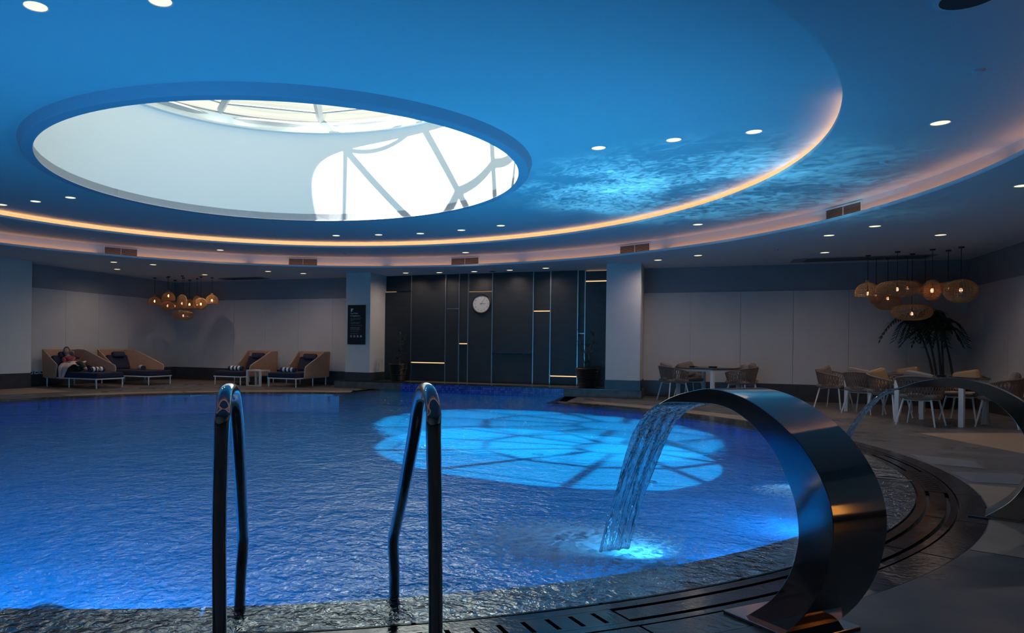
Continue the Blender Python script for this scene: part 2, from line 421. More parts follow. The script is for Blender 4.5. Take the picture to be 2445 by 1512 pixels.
# painted lane/depth strokes by the drain
mk = tag(empty('depth_marking', (0, 0, 0.004)), label='worn pale painted letter strokes on the deck right of the big fountain', cat='marking')
for (x0, y0, x1, y1) in ((7.13, -0.29, 7.36, -0.36), (7.10, -0.45, 7.31, -0.62), (7.07, -0.62, 7.35, -0.70), (7.05, -0.82, 7.38, -0.90), (7.33, -0.60, 7.07, -0.80)):
    d = Vector((x1 - x0, y1 - y0, 0)); c = ((x0 + x1) / 2, (y0 + y1) / 2, 0.002)
    MB().cbox(c, (d.length, 0.028, 0.003), atan2(d.y, d.x)).build('letter_stroke', M['greystone'], mk)

# raised platform at the feature wall
plat = tag(empty('platform'), kind='structure')
MB().box(-4.0, 4.38, WA, WB, -0.05, 0.2).build('platform_body', M['step'], plat, bevel=0.008)
MB().box(-1.92, 2.53, WA - 0.012, WA, ZB, 0.185).build('mosaic_facing', M['mosaic2'], plat)
MB().box(-AL, -1.92, WA - 0.010, WA, ZB, 0.19).build('stone_facing', M['step'], plat)
for i in range(8):
    x0 = -4.0 + i * 1.0475
    MB().box(x0 + 0.004, x0 + 1.0435, WA - 0.02, WA + 0.42, 0.2, 0.212).build('tread_slab', M['deckdark'], plat)

# ------------------------------------------------------------------ ceiling
ceiling = tag(empty('ceiling'), kind='structure')
Z1, Z2, Z3 = 3.32, 3.60, 3.735
mb = MB(); angs = sorted([360 * i / 240 for i in range(240)] + [math.degrees(math.atan2(x, y)) % 360 for x in (UL, UR) for y in (WN, WB)]); vs = []
for a in angs:
    A = radians(a)
    for rr in (8.90, rout(a) + 0.05): vs.append((rr * sin(A), rr * cos(A), Z1))
    vs.append(((rout(a) + 0.05) * sin(A), (rout(a) + 0.05) * cos(A), 4.0)); vs.append((8.90 * sin(A), 8.90 * cos(A), 4.0))
na = len(angs)
mb.add(vs, [(i * 4 + k, i * 4 + (k + 1) % 4, ((i + 1) % na) * 4 + (k + 1) % 4, ((i + 1) % na) * 4 + k) for i in range(na) for k in range(4)])
mb.build('lower_soffit', M['ceil'], ceiling)
MB().sector(8.69, 8.90, 0, 360, Z1, Z1 + 0.02, 240).build('lower_cove_tray', M['ceil'], ceiling, smooth=True)
MB().sector(8.69, 8.71, 0, 360, Z1 + 0.02, Z1 + 0.05, 240).build('lower_cove_lip', M['white'], ceiling, smooth=True)
MB().sector(8.885, 8.90, 0, 360, Z1 + 0.02, Z2, 240).build('lower_cove_riser', M['white'], ceiling, smooth=True)
MB().sector(7.05, 8.90, 0, 360, Z2, Z2 + 0.02, 240).build('middle_soffit', M['ceil'], ceiling, smooth=True)
MB().sector(6.84, 7.05, 0, 360, Z2, Z2 + 0.015, 240).build('upper_cove_tray', M['ceil'], ceiling, smooth=True)
MB().sector(6.84, 6.86, 0, 360, Z2 + 0.015, Z2 + 0.045, 240).build('upper_cove_lip', M['white'], ceiling, smooth=True)
MB().sector(7.035, 7.05, 0, 360, Z2 + 0.02, Z3, 240).build('upper_cove_riser', M['white'], ceiling, smooth=True)
MB().sector(3.46, 7.05, 0, 360, Z3, Z3 + 0.02, 240).build('upper_soffit', M['ceil'], ceiling, smooth=True)
# LED ribbons lying in the two trays
for i in range(15):
    a = -86 + i * 24.0
    if i in (0,): pass
    MB().sector(8.80, 8.83, a + 0.5, a + 23.1, Z1 + 0.022, Z1 + 0.03, 16).build('led_ribbon', M['cove2'], ceiling)
MB().sector(6.95, 6.98, -104, 97, Z2 + 0.018, Z2 + 0.026, 140).build('led_ribbon', M['cove'], ceiling)

# skylight: drop ring, drum, glazed roof
skyl = tag(empty('window_1'), kind='structure')
MB().lathe([(3.32, 3.62), (3.45, 3.62), (3.47, 3.64), (3.50, Z3), (3.52, Z3 + 0.02), (3.34, Z3 + 0.02), (3.34, 3.64)], 160, closed=True).build('drop_ring', M['ring'], skyl, smooth=True)
MB().sector(3.34, 3.40, 0, 360, 3.63, 5.55, 160).build('drum_wall', M['shaft'], skyl, smooth=True)
MB().sector(3.24, 3.34, 0, 360, 5.30, 5.33, 160).build('drum_ledge', M['shaft'], skyl, smooth=True)
NR = 11; Rr = 3.50; zr = 5.56; za = 6.35; rh = 0.62
poly = [(Rr * sin(radians(-54 + 360 / NR * i)), Rr * cos(radians(-54 + 360 / NR * i))) for i in range(NR)]
for i in range(NR):
    p, q = Vector((*poly[i], zr)), Vector((*poly[(i + 1) % NR], zr))
    hp, hq = Vector((poly[i][0] * rh / Rr, poly[i][1] * rh / Rr, za)), Vector((poly[(i + 1) % NR][0] * rh / Rr, poly[(i + 1) % NR][1] * rh / Rr, za))
    MB().tube([p * 0.99 + Vector((0, 0, .05)), hp], 0.075, 4).build('rafter', M['frame'], skyl)
    MB().tube([p * 0.985, q * 0.985], 0.05, 4).build('kerb_rail', M['frame'], skyl)
    m0, m1 = p.lerp(hp, 0.12), q.lerp(hq, 0.12)
    MB().tube([m0, m1], 0.02, 4).build('glazing_bar', M['frame'], skyl)
    n0, n1 = p.lerp(hp, 0.55), q.lerp(hq, 0.55)
    MB().tube([n0, n1], 0.07, 4).build('purlin', M['frame'], skyl)
    MB().add([p + Vector((0, 0, .06)), q + Vector((0, 0, .06)), hq + Vector((0, 0, .02)), hp + Vector((0, 0, .02))], [(0, 1, 2, 3)]).build('pane', M['sky'], skyl)
    MB().tube([hp, hq], 0.05, 4).build('hub_rail', M['frame'], skyl)
MB().add([(x * rh / Rr, y * rh / Rr, za + 0.03) for x, y in poly], [tuple(range(NR))]).build('pane', M['sky'], skyl)
MB().sector(3.34, 3.62, 0, 360, 5.53, 5.56, 160).build('roof_kerb', M['frame'], skyl)

# ------------------------------------------------------------------ walls
def wall(name, x0, x1, y0, y1, inx=0, iny=0):
    """upper band recessed, lower cladding proud, dark stone skirting"""
    w = tag(empty(name), kind='structure')
    MB().box(x0, x1, y0, y1, -0.05, 3.45).build('wall_body', M['wallup'], w)
    if iny:
        yy = y0 if iny < 0 else y1
        f = lambda t: (min(yy, yy + iny * t), max(yy, yy + iny * t))
        n = max(2, round((x1 - x0) / 1.22)); s = (x1 - x0) / n
        for i in range(n):
            MB().box(x0 + i * s + 0.003, x0 + (i + 1) * s - 0.003, *f(0.05), 0.41, 2.68).build('wall_panel', M['wall'], w)
        MB().box(x0, x1, *f(0.075), -0.05, 0.41).build('skirting', M['skirt'], w)
        MB().box(x0, x1, *f(0.062), 2.683, 2.70).build('cladding_cap', M['wallup'], w)
    else:
        xx = x0 if inx < 0 else x1
        f = lambda t: (min(xx, xx + inx * t), max(xx, xx + inx * t))
        n = max(2, round((y1 - y0) / 1.22)); s = (y1 - y0) / n
        for i in range(n):
            MB().box(*f(0.05), y0 + i * s + 0.003, y0 + (i + 1) * s - 0.003, 0.41, 2.68).build('wall_panel', M['wall'], w)
        MB().box(*f(0.075), y0, y1, -0.05, 0.41).build('skirting', M['skirt'], w)
        MB().box(*f(0.062), y0, y1, 2.683, 2.70).build('cladding_cap', M['wallup'], w)
    return w
wall('wall_back_left', UL, -3.62, WB, WB + 0.15, iny=-1)
wall('wall_back_right', 4.30, UR, WB, WB + 0.15, iny=-1)
wall('wall_left', UL - 0.15, UL, WN, WB + 0.15, inx=1)
wall('wall_right', UR, UR + 0.15, WN, WB + 0.15, inx=-1)
wall('wall_front', UL, UR, WN - 0.15, WN, iny=1)
tag(MB().box(-3.7, 4.4, WB + 0.03, WB + 0.15, 0, 3.45).build('wall_back_centre', M['wallup']), kind='structure')

dr = empty('wall_lamp', (UR - 0.055, -4.5, 0), label='narrow amber wall light on the right wall, seen only mirrored in the near fountain', cat='lamp')
MB().cbox((-0.02, 0, 0.78), (0.03, 0.15, 0.62)).build('lamp_glass', emit('amber_glass', (1.0, 0.45, 0.10), 1.6), dr)
MB().cbox((0.0, 0, 0.78), (0.02, 0.19, 0.68)).build('back_plate', M['black'], dr)

def column(name, x0, x1, y0, y1, z0, label):
    c = tag(empty(name), kind='structure'); c['label'] = label
    MB().box(x0, x1, y0, y1, z0, 3.36).build('column_shaft', M['column'], c)
    MB().box(x0 - 0.012, x1 + 0.012, y0 - 0.012, y1 + 0.0, z0, 0.445 if z0 > 0 else 0.39).build('column_skirting', M['skirt'], c)
    return c
column('column', -3.80, -3.02, 9.40, WB + 0.03, 0.2, 'column left of the dark feature wall')
column('column', 3.52, 4.33, 9.20, WB + 0.03, 0.2, 'column right of the dark feature wall')
column('column', UL, -10.50, 3.50, 4.42, 0.0, 'column at the left edge of the room')
column('column', UR - 0.5, UR, 3.50, 4.42, 0.0, 'column on the right wall')

# feature wall: slate slabs, steel strips, lit ledges
fw = tag(empty('feature_wall', (0, 0, 0)), label='dark slate feature wall with vertical steel strips and lit ledges', cat='wall panelling')
xs = [-3.02, -2.17, -1.10, -0.69, -0.42, 0.29, 1.45, 1.92, 2.65, 2.84, 3.52]
split = [2.84, 0.74, 2.32, 1.31, 2.80, 1.05, 2.23, 0.45, 1.62, 3.02]
lit = ['dimpart', 'up', 'line', 'up', 'dim', 'none', 'glow', 'up', 'line', 'glow']
WF = 10.55
for i in range(10):
    a, b, z = xs[i], xs[i + 1], split[i]; k = lit[i]
    lo = 0.06 if k in ('up', 'none') else 0.0; hi = 0.0 if k in ('up', 'none') else 0.06
    MB().box(a + 0.012, b - 0.012, WF - 0.09 + lo, WB + 0.03, 0.2, z - 0.02).build('slate_slab', M['panel'], fw)
    MB().box(a + 0.012, b - 0.012, WF - 0.09 + hi, WB + 0.03, z + 0.02, 3.32).build('slate_slab', M['panel'], fw)
    if k in ('up', 'glow', 'dim', 'line', 'dimpart'):
        mt = {'up': M['led'], 'glow': M['led'], 'dim': M['ledlow'], 'line': M['strip'], 'dimpart': M['ledlow']}[k]
        bb = b - 0.012 if k != 'dimpart' else a + 0.35
        yy = WF - 0.075 if k != 'up' else WF - 0.045
        MB().box(a + 0.014, bb, yy, yy + 0.03, z - 0.012, z + 0.012).build('ledge_light' if k != 'line' else 'ledge_trim', mt, fw)
for x in xs[1:10]:
    MB().box(x - 0.012, x + 0.012, WF - 0.11, WF, 0.2, 3.32).build('steel_strip', M['strip'], fw)
MB().box(2.86, 3.50, WF - 0.06, WF - 0.03, 3.295, 3.315).build('ledge_light', M['ledlow'], fw)

# ------------------------------------------------------------------ water
mb = MB(); RW = RP + 0.004
outw = [(RW * sin(radians(t)), RW * cos(radians(t))) for t in [23 + 314 * i / 160 for i in range(161)]] + [(-AL - 0.02, WA - 0.013), (AL + 0.02, WA - 0.013)]
mb.add([(x, y, 0.005) for x, y in outw], [tuple(range(len(outw)))])
water = mb.build('pool_water', M['water'], fix=False)
if water.data.polygons[0].normal.z < 0: water.data.flip_normals()
tag(water, 'rippling blue water filling the round pool to the brim', 'water', kind='stuff')

film = MB().sector(RP + 0.004, 7.413, 23, 337, 0.0052, 0.0056, 200).build('water_film', M['film'])
tag(film, 'thin clear film of water brimming over the dark coping stones', 'water', kind='stuff')

# added lamps below the rim and in the floor, lighting water and ceiling blue
def pool_fill_light(x, y, z, aim, energy, size, col, label, spread=140):
    t = empty('added_pool_light', (x, y, z), label=label, cat='light', group='added underwater pool lights')
    d = (Vector(aim) - Vector((x, y, z))).normalized(); q = d.to_track_quat('Z', 'Y')
    t.rotation_mode = 'QUATERNION'; t.rotation_quaternion = q
    MB().lathe([(size * 0.5, 0.0), (size * 0.62, 0.0), (size * 0.62, -0.03), (size * 0.5, -0.03)], 24, closed=True).build('bezel', M['steel'], t)
    l = D.lights.new('added_pool_lamp', 'AREA'); l.shape = 'DISK'; l.size = size; l.energy = energy; l.color = col; l.spread = radians(spread)
    lo = link(D.objects.new('added_pool_lamp', l)); lo.parent = t; lo.rotation_euler = (pi, 0, 0); lo.location = (0, 0, -0.005)
    return t
for a, tx, ty, e, lb in ((103, 2.0, 1.0, 62, 'farthest right'), (116, 1.0, 1.0, 48, 'right of the near fountain'), (131, 1.0, 1.0, 16, 'under the near sheet of water'), (157, 0.5, -1.0, 115, 'just left of the ladder'),
                     (168, -1.5, -0.5, 95, 'second left of the ladder'), (178, -3.0, 0.0, 66, 'third left of the ladder'), (187, -4.5, 0.0, 42, 'fourth left of the ladder'), (194, -5.5, 1.0, 32, 'farthest left')):
    A = radians(a)
    pool_fill_light(6.98 * sin(A), 6.98 * cos(A), -0.16, (tx, ty, 1.4), e, 0.26, (0.12, 0.52, 1.0),
             'added unseen pool light in the near pool wall, ' + lb, 150)
# added floor spot; noise in its beam imitates sun ripples on the ceiling
t = empty('added_pool_light', (3.3, 2.0, ZB), label='added pool floor light throwing a ripple pattern onto the ceiling', cat='light')
MB().lathe([(0.06, 0.0), (0.09, 0.0), (0.09, 0.02), (0.06, 0.02)], 24, closed=True).build('bezel', M['steel'], t)
l = D.lights.new('added_floor_lamp', 'SPOT'); l.energy = 850; l.spot_size = radians(74); l.spot_blend = 1.0; l.shadow_soft_size = 0.008; l.color = (0.42, 0.78, 1.0)
l.use_nodes = True; nt = l.node_tree; N = nt.nodes; L = nt.links; em = N['Emission']
tc = N.new('ShaderNodeTexCoord'); sx = N.new('ShaderNodeSeparateXYZ'); L.new(tc.outputs['Normal'], sx.inputs[0])
dx = N.new('ShaderNodeMath'); dx.operation = 'DIVIDE'; dy = N.new('ShaderNodeMath'); dy.operation = 'DIVIDE'
L.new(sx.outputs[0], dx.inputs[0]); L.new(sx.outputs[2], dx.inputs[1]); L.new(sx.outputs[1], dy.inputs[0]); L.new(sx.outputs[2], dy.inputs[1])
cb = N.new('ShaderNodeCombineXYZ'); L.new(dx.outputs[0], cb.inputs[0]); L.new(dy.outputs[0], cb.inputs[1])
nz = N.new('ShaderNodeTexNoise'); nz.inputs['Scale'].default_value = 34.0; nz.inputs['Detail'].default_value = 6; nz.inputs['Roughness'].default_value = 0.62; nz.inputs['Distortion'].default_value = 1.2
L.new(cb.outputs[0], nz.inputs['Vector'])
n3 = N.new('ShaderNodeTexNoise'); n3.inputs['Scale'].default_value = 3.2; n3.inputs['Detail'].default_value = 2; L.new(cb.outputs[0], n3.inputs['Vector'])
ml = N.new('ShaderNodeMath'); ml.operation = 'MULTIPLY'; L.new(nz.outputs['Fac'], ml.inputs[0]); L.new(n3.outputs['Fac'], ml.inputs[1])
mr = N.new('ShaderNodeMapRange'); mr.inputs['From Min'].default_value = 0.20; mr.inputs['From Max'].default_value = 0.42; mr.inputs['To Min'].default_value = 0.05; mr.inputs['To Max'].default_value = 3.6
L.new(ml.outputs[0], mr.inputs['Value']); L.new(mr.outputs[0], em.inputs['Strength'])
lo = link(D.objects.new('added_floor_lamp', l)); lo.parent = t; lo.location = (0, 0, 0.03)
lo.rotation_euler = (Vector((5.2, 2.8, 3.7)) - Vector((3.3, 2.0, ZB))).to_track_quat('-Z', 'Y').to_euler()

for bx, by, e, lb in ((2.33, -0.04, 230, 'near side of the sunlit patch'), (5.0, 0.4, 190, 'right side of the sunlit patch')):  # added floor spots, there only to brighten the ceiling with cyan
    t = empty('added_pool_light', (bx, by, ZB), label='added fill light in the pool floor at the ' + lb, cat='light')
    MB().lathe([(0.06, 0.0), (0.09, 0.0), (0.09, 0.02), (0.06, 0.02)], 24, closed=True).build('bezel', M['steel'], t)
    l = D.lights.new('added_floor_lamp', 'SPOT'); l.energy = e; l.spot_size = radians(160); l.spot_blend = 1.0; l.shadow_soft_size = 0.008; l.color = (0.14, 0.60, 1.0)
    lo = link(D.objects.new('added_floor_lamp', l)); lo.parent = t; lo.location = (0, 0, 0.03); lo.rotation_euler = (pi, 0, 0)

# ------------------------------------------------------------------ lights in the ceiling
def downlight_proto():
    t = empty('downlight', (0, 0, 0), label='proto', cat='light')
    MB().lathe([(0.083, 0.004), (0.083, -0.002), (0.088, -0.006), (0.100, -0.004), (0.102, 0.0), (0.100, 0.004)], 28, closed=True).build('trim_ring', M['white'], t, smooth=True)
    MB().disc(0.083, 0.0, 28, up=False).build('lens', M['down'], t, fix=False)
    return t
dl0 = downlight_proto(); first = [True]
def downlight(x, y, z, label, group):
    o = dl0 if first[0] else copy_tree(dl0); first[0] = False
    o.location = (x, y, z - 0.001); o['label'] = label; o['group'] = group; return o
def spot(x, y, z, e, ang=165, col=(1.0, 0.80, 0.58)):
    l = D.lights.new('downlight_lamp', 'SPOT'); l.energy = e; l.spot_size = radians(ang); l.spot_blend = 1.0; l.shadow_soft_size = 0.05; l.color = col
    o = link(D.objects.new('downlight_lamp', l)); o.location = (x, y, z - 0.03); return o
TOP = [(0.87, -5.02, 'second'), (1.81, -4.74, 'first'), (-6.31, 0.28, ''), (-5.44, 0.27, ''), (-4.56, 0.24, ''), (-2.07, 5.45, ''), (-1.09, 5.65, ''), (-0.13, 5.78, ''), (0.87, 5.64, ''), (1.81, 5.36, ''), (4.36, 0.27, ''), (5.24, 0.23, ''), (6.10, 0.21, '')]
TL = ['large downlight cut by the top left corner of the view', 'downlight cut by the top edge left of the skylight',
      'downlight left of the skylight, outermost of its row of three', 'middle downlight of the three left of the skylight', 'downlight left of the skylight, nearest it in the row of three',
      'leftmost of five downlights beyond the skylight on the blue ceiling', 'second from left of five downlights beyond the skylight', 'middle of five downlights beyond the skylight on the blue ceiling',
      'fourth from left of five downlights beyond the skylight', 'rightmost of five downlights beyond the skylight on the blue ceiling',
      'downlight right of the skylight, nearest it in the row of three', 'middle downlight of the three right of the skylight', 'downlight right of the skylight, nearest the glowing cove']
for (x, y, _), lb in zip(TOP, TL):
    downlight(x, y, Z3, lb, 'downlights on the upper ceiling'); spot(x, y, Z3, 9)
MID = [(-5.58, 5.83), (0.2, 8.13), (5.56, 5.67), (7.82, 0.06)]
ML = ['middle ring downlight above the left pendant cluster', 'middle ring downlight above the vent over the clock', 'middle ring downlight above the right column', 'large bright downlight on the middle ring at upper right']
for (x, y), lb in zip(MID, ML):
    downlight(x, y, Z2, lb, 'downlights on the middle ceiling ring'); spot(x, y, Z2, 16)
LOW = [(-8.48, 5.2), (-9.72, 6.58), (-7.86, 5.97), (-8.2, 8.57), (-5.76, 8.3), (-5.06, 9.09), (-2.1, 9.8), (-1.13, 9.95), (-0.12, 10.0), (0.91, 9.9), (1.92, 9.7), (4.73, 8.76), (5.59, 8.16), (7.75, 5.91), (8.07, 8.43), (8.28, 5.07), (9.55, 6.45), (9.27, 2.29)]
LL = ['low ceiling downlight just below the left vent, nearer the lit cove', 'low ceiling downlight below the left vent, farther back over the daybeds', 'low ceiling downlight above the left end of the pendant cluster',
      'low ceiling downlight beside the rightmost left-hand pendant', 'low ceiling downlight left of the sign column, nearer the cove', 'low ceiling downlight left of the sign column, nearer the column',
      'leftmost of the five downlights along the feature wall', 'second downlight from the left along the feature wall', 'downlight over the wall clock', 'fourth downlight from the left along the feature wall', 'rightmost of the five downlights along the feature wall',
      'low ceiling downlight just right of the right column', 'low ceiling downlight right of the right column, nearer the cove', 'low ceiling downlight under the large right vent, left of two', 'low ceiling downlight beside the ceiling cassette at right',
      'low ceiling downlight under the large right vent, nearest the cove', 'low ceiling downlight above the right pendant cluster', 'low ceiling downlight cut by the right edge of the view']
for (x, y), lb in zip(LOW, LL):
    downlight(x, y, Z1, lb, 'downlights on the low ceiling'); spot(x, y, Z1, 38, col=(1.0, 0.78, 0.62))

def flat_device(name, x, y, z, r, label, cat, mat, h=0.015, inner=None):
    t = empty(name, (x, y, z), label=label, cat=cat)
    MB().lathe([(0.0005, -h), (r * 0.8, -h), (r, -h * 0.3), (r, 0.0)], 24).build('cover', mat, t, smooth=True)
    if inner:
        MB().lathe([(r * 0.82, -h - 0.001), (r * 0.82, -h - 0.006), (0.0005, -h - 0.006)], 24).build('grille', inner, t)
    return t
flat_device('ceiling_speaker', 7.17, 3.18, Z2, 0.12, 'pale round ceiling speaker above the large right vent', 'speaker', M['white'], 0.006, M['ceil'])
flat_device('smoke_detector', 7.66, 1.63, Z2, 0.045, 'small dark edged detector on the middle ring at right', 'detector', M['white'], 0.03)
flat_device('smoke_detector', 7.67, -1.47, Z2, 0.045, 'small faint detector on the middle ring at upper right', 'detector', M['ceil'], 0.02)
flat_device('smoke_detector', -7.21, 3.28, Z2, 0.06, 'small detector on the middle ring above the left vent', 'detector', M['white'], 0.02)
flat_device('smoke_detector', -6.57, 4.45, Z2, 0.05, 'small detector on the middle ring right of the left vent', 'detector', M['white'], 0.02)
flat_device('ceiling_speaker', -2.89, 7.5, Z2, 0.07, 'small dark ceiling speaker on the middle ring above the second vent', 'speaker', M['grille'], 0.004)
flat_device('ceiling_speaker', 0.38, 10.1, Z1, 0.10, 'small dark round ceiling outlet between the downlights over the clock', 'speaker', M['dark'], 0.006)
flat_device('ceiling_speaker', 7.15, -3.02, Z2, 0.20, 'large dark round speaker cut by the top right edge', 'speaker', M['white'], 0.01, M['dark'])
sp = flat_device('sprinkler', 7.09, 7.45, Z1, 0.04, 'small sprinkler head on the low ceiling right of the column', 'sprinkler', M['white'], 0.01)
MB().tube([(0, 0, 0), (0, 0, -0.05)], 0.008, 8).disc(0.02, -0.05, 10).build('nozzle', M['strip'], sp)
for nm, (x0, x1, y0, y1), lb in (('ceiling_cassette', (7.62, 10.3, 9.35, 10.1), 'long dark recessed air slot in the low ceiling behind the right pendants'),
                         ('ceiling_cassette', (-8.6, -6.9, 9.55, 10.15), 'long dark recessed air slot in the low ceiling over the far daybeds')):
    t = empty(nm, ((x0 + x1) / 2, (y0 + y1) / 2, Z1), label=lb, cat='air vent')
    hx, hy = (x1 - x0) / 2, (y1 - y0) / 2
    MB().prism([(-hx, -hy + 0.2), (-hx + 0.2, -hy), (hx, -hy), (hx, hy), (-hx, hy)], -0.012, 0.0).build('panel', M['wallup'], t)
    for k in range(5):
        MB().box(-hx + 0.25, hx - 0.1, -hy + 0.1 + k * 0.12, -hy + 0.13 + k * 0.12, -0.018, -0.012).build('slat', M['dark'], t)

# air grilles in the cove riser
for (a0, a1), lb in zip(((-61.6, -56.6), (-31.4, -26.5), (-2.65, 2.1), (26.45, 31.25), (57.95, 62.8)),
        ('grey air grille in the curved riser above the left daybeds', 'air grille in the curved riser left of the sign column', 'air grille in the curved riser above the clock',
         'air grille in the curved riser above the right column', 'largest louvred air grille in the curved riser at right')):
    am_ = radians((a0 + a1) / 2); hw = 8.87 * radians(a1 - a0) / 2
    t = empty('air_grille', (8.862 * sin(am_), 8.862 * cos(am_), 3.475), -am_, label=lb, cat='air vent', group='air grilles in the cove riser')
    MB().box(-hw, hw, 0.010, 0.02, -0.09, 0.085).build('backing', M['dark'], t)
    f = MB(); f.box(-hw - .012, hw + .012, -0.012, 0.02, -0.105, -0.09).box(-hw - .012, hw + .012, -0.012, 0.02, 0.085, 0.10).box(-hw - .012, -hw, -0.012, 0.02, -0.09, 0.085).box(hw, hw + .012, -0.012, 0.02, -0.09, 0.085)
    f.build('frame', M['white'], t); MB().box(-0.004, 0.004, -0.008, 0.02, -0.09, 0.085).build('mullion', M['white'], t)
    slat = MB().cbox((0, 0, 0), (2 * hw, 0.012, 0.004), m=Matrix.Rotation(radians(35), 4, 'X')).mesh('slat', M['grille'])
    for k in range(9):
        o = link(D.objects.new('slat', slat)); o.parent = t; o.location = (0, 0.002, -0.08 + k * 0.0195)

# ------------------------------------------------------------------ clock and sign
ck = empty('wall_clock', (-0.03, WF - 0.09, 2.45), label='round white wall clock with black rim on the dark feature wall', cat='clock')
def ycyl(mb, r, y0, y1, n=40):
    vs = [(r * cos(2 * pi * k / n), y, r * sin(2 * pi * k / n)) for y in (y0, y1) for k in range(n)]
    return mb.add(vs, [tuple(range(n)), tuple(range(n, 2 * n))] + [(k, (k + 1) % n, n + (k + 1) % n, n + k) for k in range(n)])
rim = MB(); pr = [(0.245, 0.0), (0.29, 0.0), (0.29, -0.03), (0.27, -0.05), (0.245, -0.04)]
rim.add([(r * cos(2 * pi * k / 48), y, r * sin(2 * pi * k / 48)) for r, y in pr for k in range(48)], [(i * 48 + k, i * 48 + (k + 1) % 48, ((i + 1) % 5) * 48 + (k + 1) % 48, ((i + 1) % 5) * 48 + k) for i in range(5) for k in range(48)])
rim.build('rim', M['black'], ck, smooth=True)
ycyl(MB(), 0.25, -0.015, 0.0).build('clock_face', M['face'], ck)
def text(body, size, x, z, y, mat, parent, name, align='CENTER', rot=0, ext=0.001, bold=0.0, track=1.0):
    c = D.curves.new('text', 'FONT'); c.body = body; c.size = size; c.align_x = align; c.align_y = 'CENTER'; c.extrude = ext; c.offset = bold; c.space_character = track
    tmp = D.objects.new('tmp', c); COL.objects.link(tmp)
    dg = bpy.context.evaluated_depsgraph_get(); me = D.meshes.new_from_object(tmp.evaluated_get(dg)); D.objects.remove(tmp)
    me.materials.clear(); me.materials.append(mat); me.name = name
    o = link(D.objects.new(name, me)); o.parent = parent; o.location = (x, y, z); o.rotation_euler = (pi / 2, rot, 0); return o
for h in range(1, 13):
    a = radians(30 * h); text(str(h), 0.052, 0.19 * sin(a), 0.19 * cos(a), -0.0165, M['black'], ck, 'numeral')
def hand(ang, L, w, y, nm):
    a = radians(ang); d = Vector((sin(a), 0, cos(a))); p = Vector((cos(a), 0, -sin(a)))
    MB().add([-d * 0.04 + p * w, -d * 0.04 - p * w, d * L - p * w * .5, d * L + p * w * .5] and
             [Vector((v.x, y + dy, v.z)) for dy in (0, -0.003) for v in (-d * 0.04 + p * w, -d * 0.04 - p * w, d * L - p * w * .5, d * L + p * w * .5)],
             [(0, 1, 2, 3), (4, 5, 6, 7), (0, 1, 5, 4), (1, 2, 6, 5), (2, 3, 7, 6), (3, 0, 4, 7)]).build(nm, M['black'], ck)
hand(31, 0.19, 0.006, -0.022, 'minute_hand'); hand(92, 0.12, 0.009, -0.018, 'hour_hand')

sg = empty('pool_rules_sign', (-3.44, 9.40, 1.82), label='tall black pool rules board with white print on the left column', cat='sign')
MB().box(-0.285, 0.285, -0.03, 0.0, -0.57, 0.57).build('board', M['sign'], sg, bevel=0.004)
yS = -0.0315
MB().prism([(-0.19, 0), (-0.14, 0), (-0.135, 0.04), (-0.09, 0.085), (-0.19, 0.09), (-0.175, 0.045)], -0.001, 0.001).build('logo', M['signw'], sg).matrix_local = Matrix.Translation((0, yS, 0.38)) @ Matrix.Rotation(pi / 2, 4, 'X')
text('Pool Rules', 0.055, -0.19, 0.325, yS, M['signw'], sg, 'heading', 'LEFT')
text('& Regulations', 0.055, -0.19, 0.255, yS, M['signw'], sg, 'heading', 'LEFT')
rr = random.Random(3)
for k, (z, wd) in enumerate([(0.185, .36), (0.150, .31), (0.115, .10), (0.065, .33), (0.035, .28), (-0.02, .38), (-0.075, .31), (-0.10, .30), (-0.125, .34), (-0.15, .28), (-0.195, .26), (-0.26, .25)]):
    m = MB(); x = -0.19
    while x < -0.19 + wd:
        w = rr.uniform(0.015, 0.05); m.box(x, min(x + w, -0.19 + wd), yS - 0.0005, yS + 0.0005, z - 0.0065, z + 0.0065); x += w + 0.009
    m.build('print_line', M['signg'], sg)
for k in range(4):
    x = -0.165 + k * 0.105; m = MB()
    m.add([(x + r * cos(2 * pi * i / 20), yS, -0.335 + r * sin(2 * pi * i / 20)) for r in (0.026, 0.032) for i in range(20)], [(i, (i + 1) % 20, 20 + (i + 1) % 20, 20 + i) for i in range(20)])
    m.cbox((x, yS, -0.335), (0.012 + 0.006 * k, 0.001, 0.03), m=Matrix.Rotation(radians(25 * k - 30), 4, 'Y'))
    m.build('icon', M['signw'], sg)

# power sockets low on the left wall
for k, (dy, lb) in enumerate(((5.05, 'white wall socket beside the left column, nearest the column'), (5.22, 'middle white wall socket on the dark skirting at left'), (5.38, 'white wall socket nearest the first daybed'))):
    t = empty('wall_socket', (UL + 0.076, dy - 0.28, 0.375), label=lb, cat='socket', group='sockets beside the left column')
    MB().box(0, 0.012, -0.065, 0.065, -0.045, 0.045).build('plate', M['towel'], t, bevel=0.004)
    MB().box(0.012, 0.015, -0.035, 0.035, -0.02, 0.02).build('socket_insert', M['dark'], t)

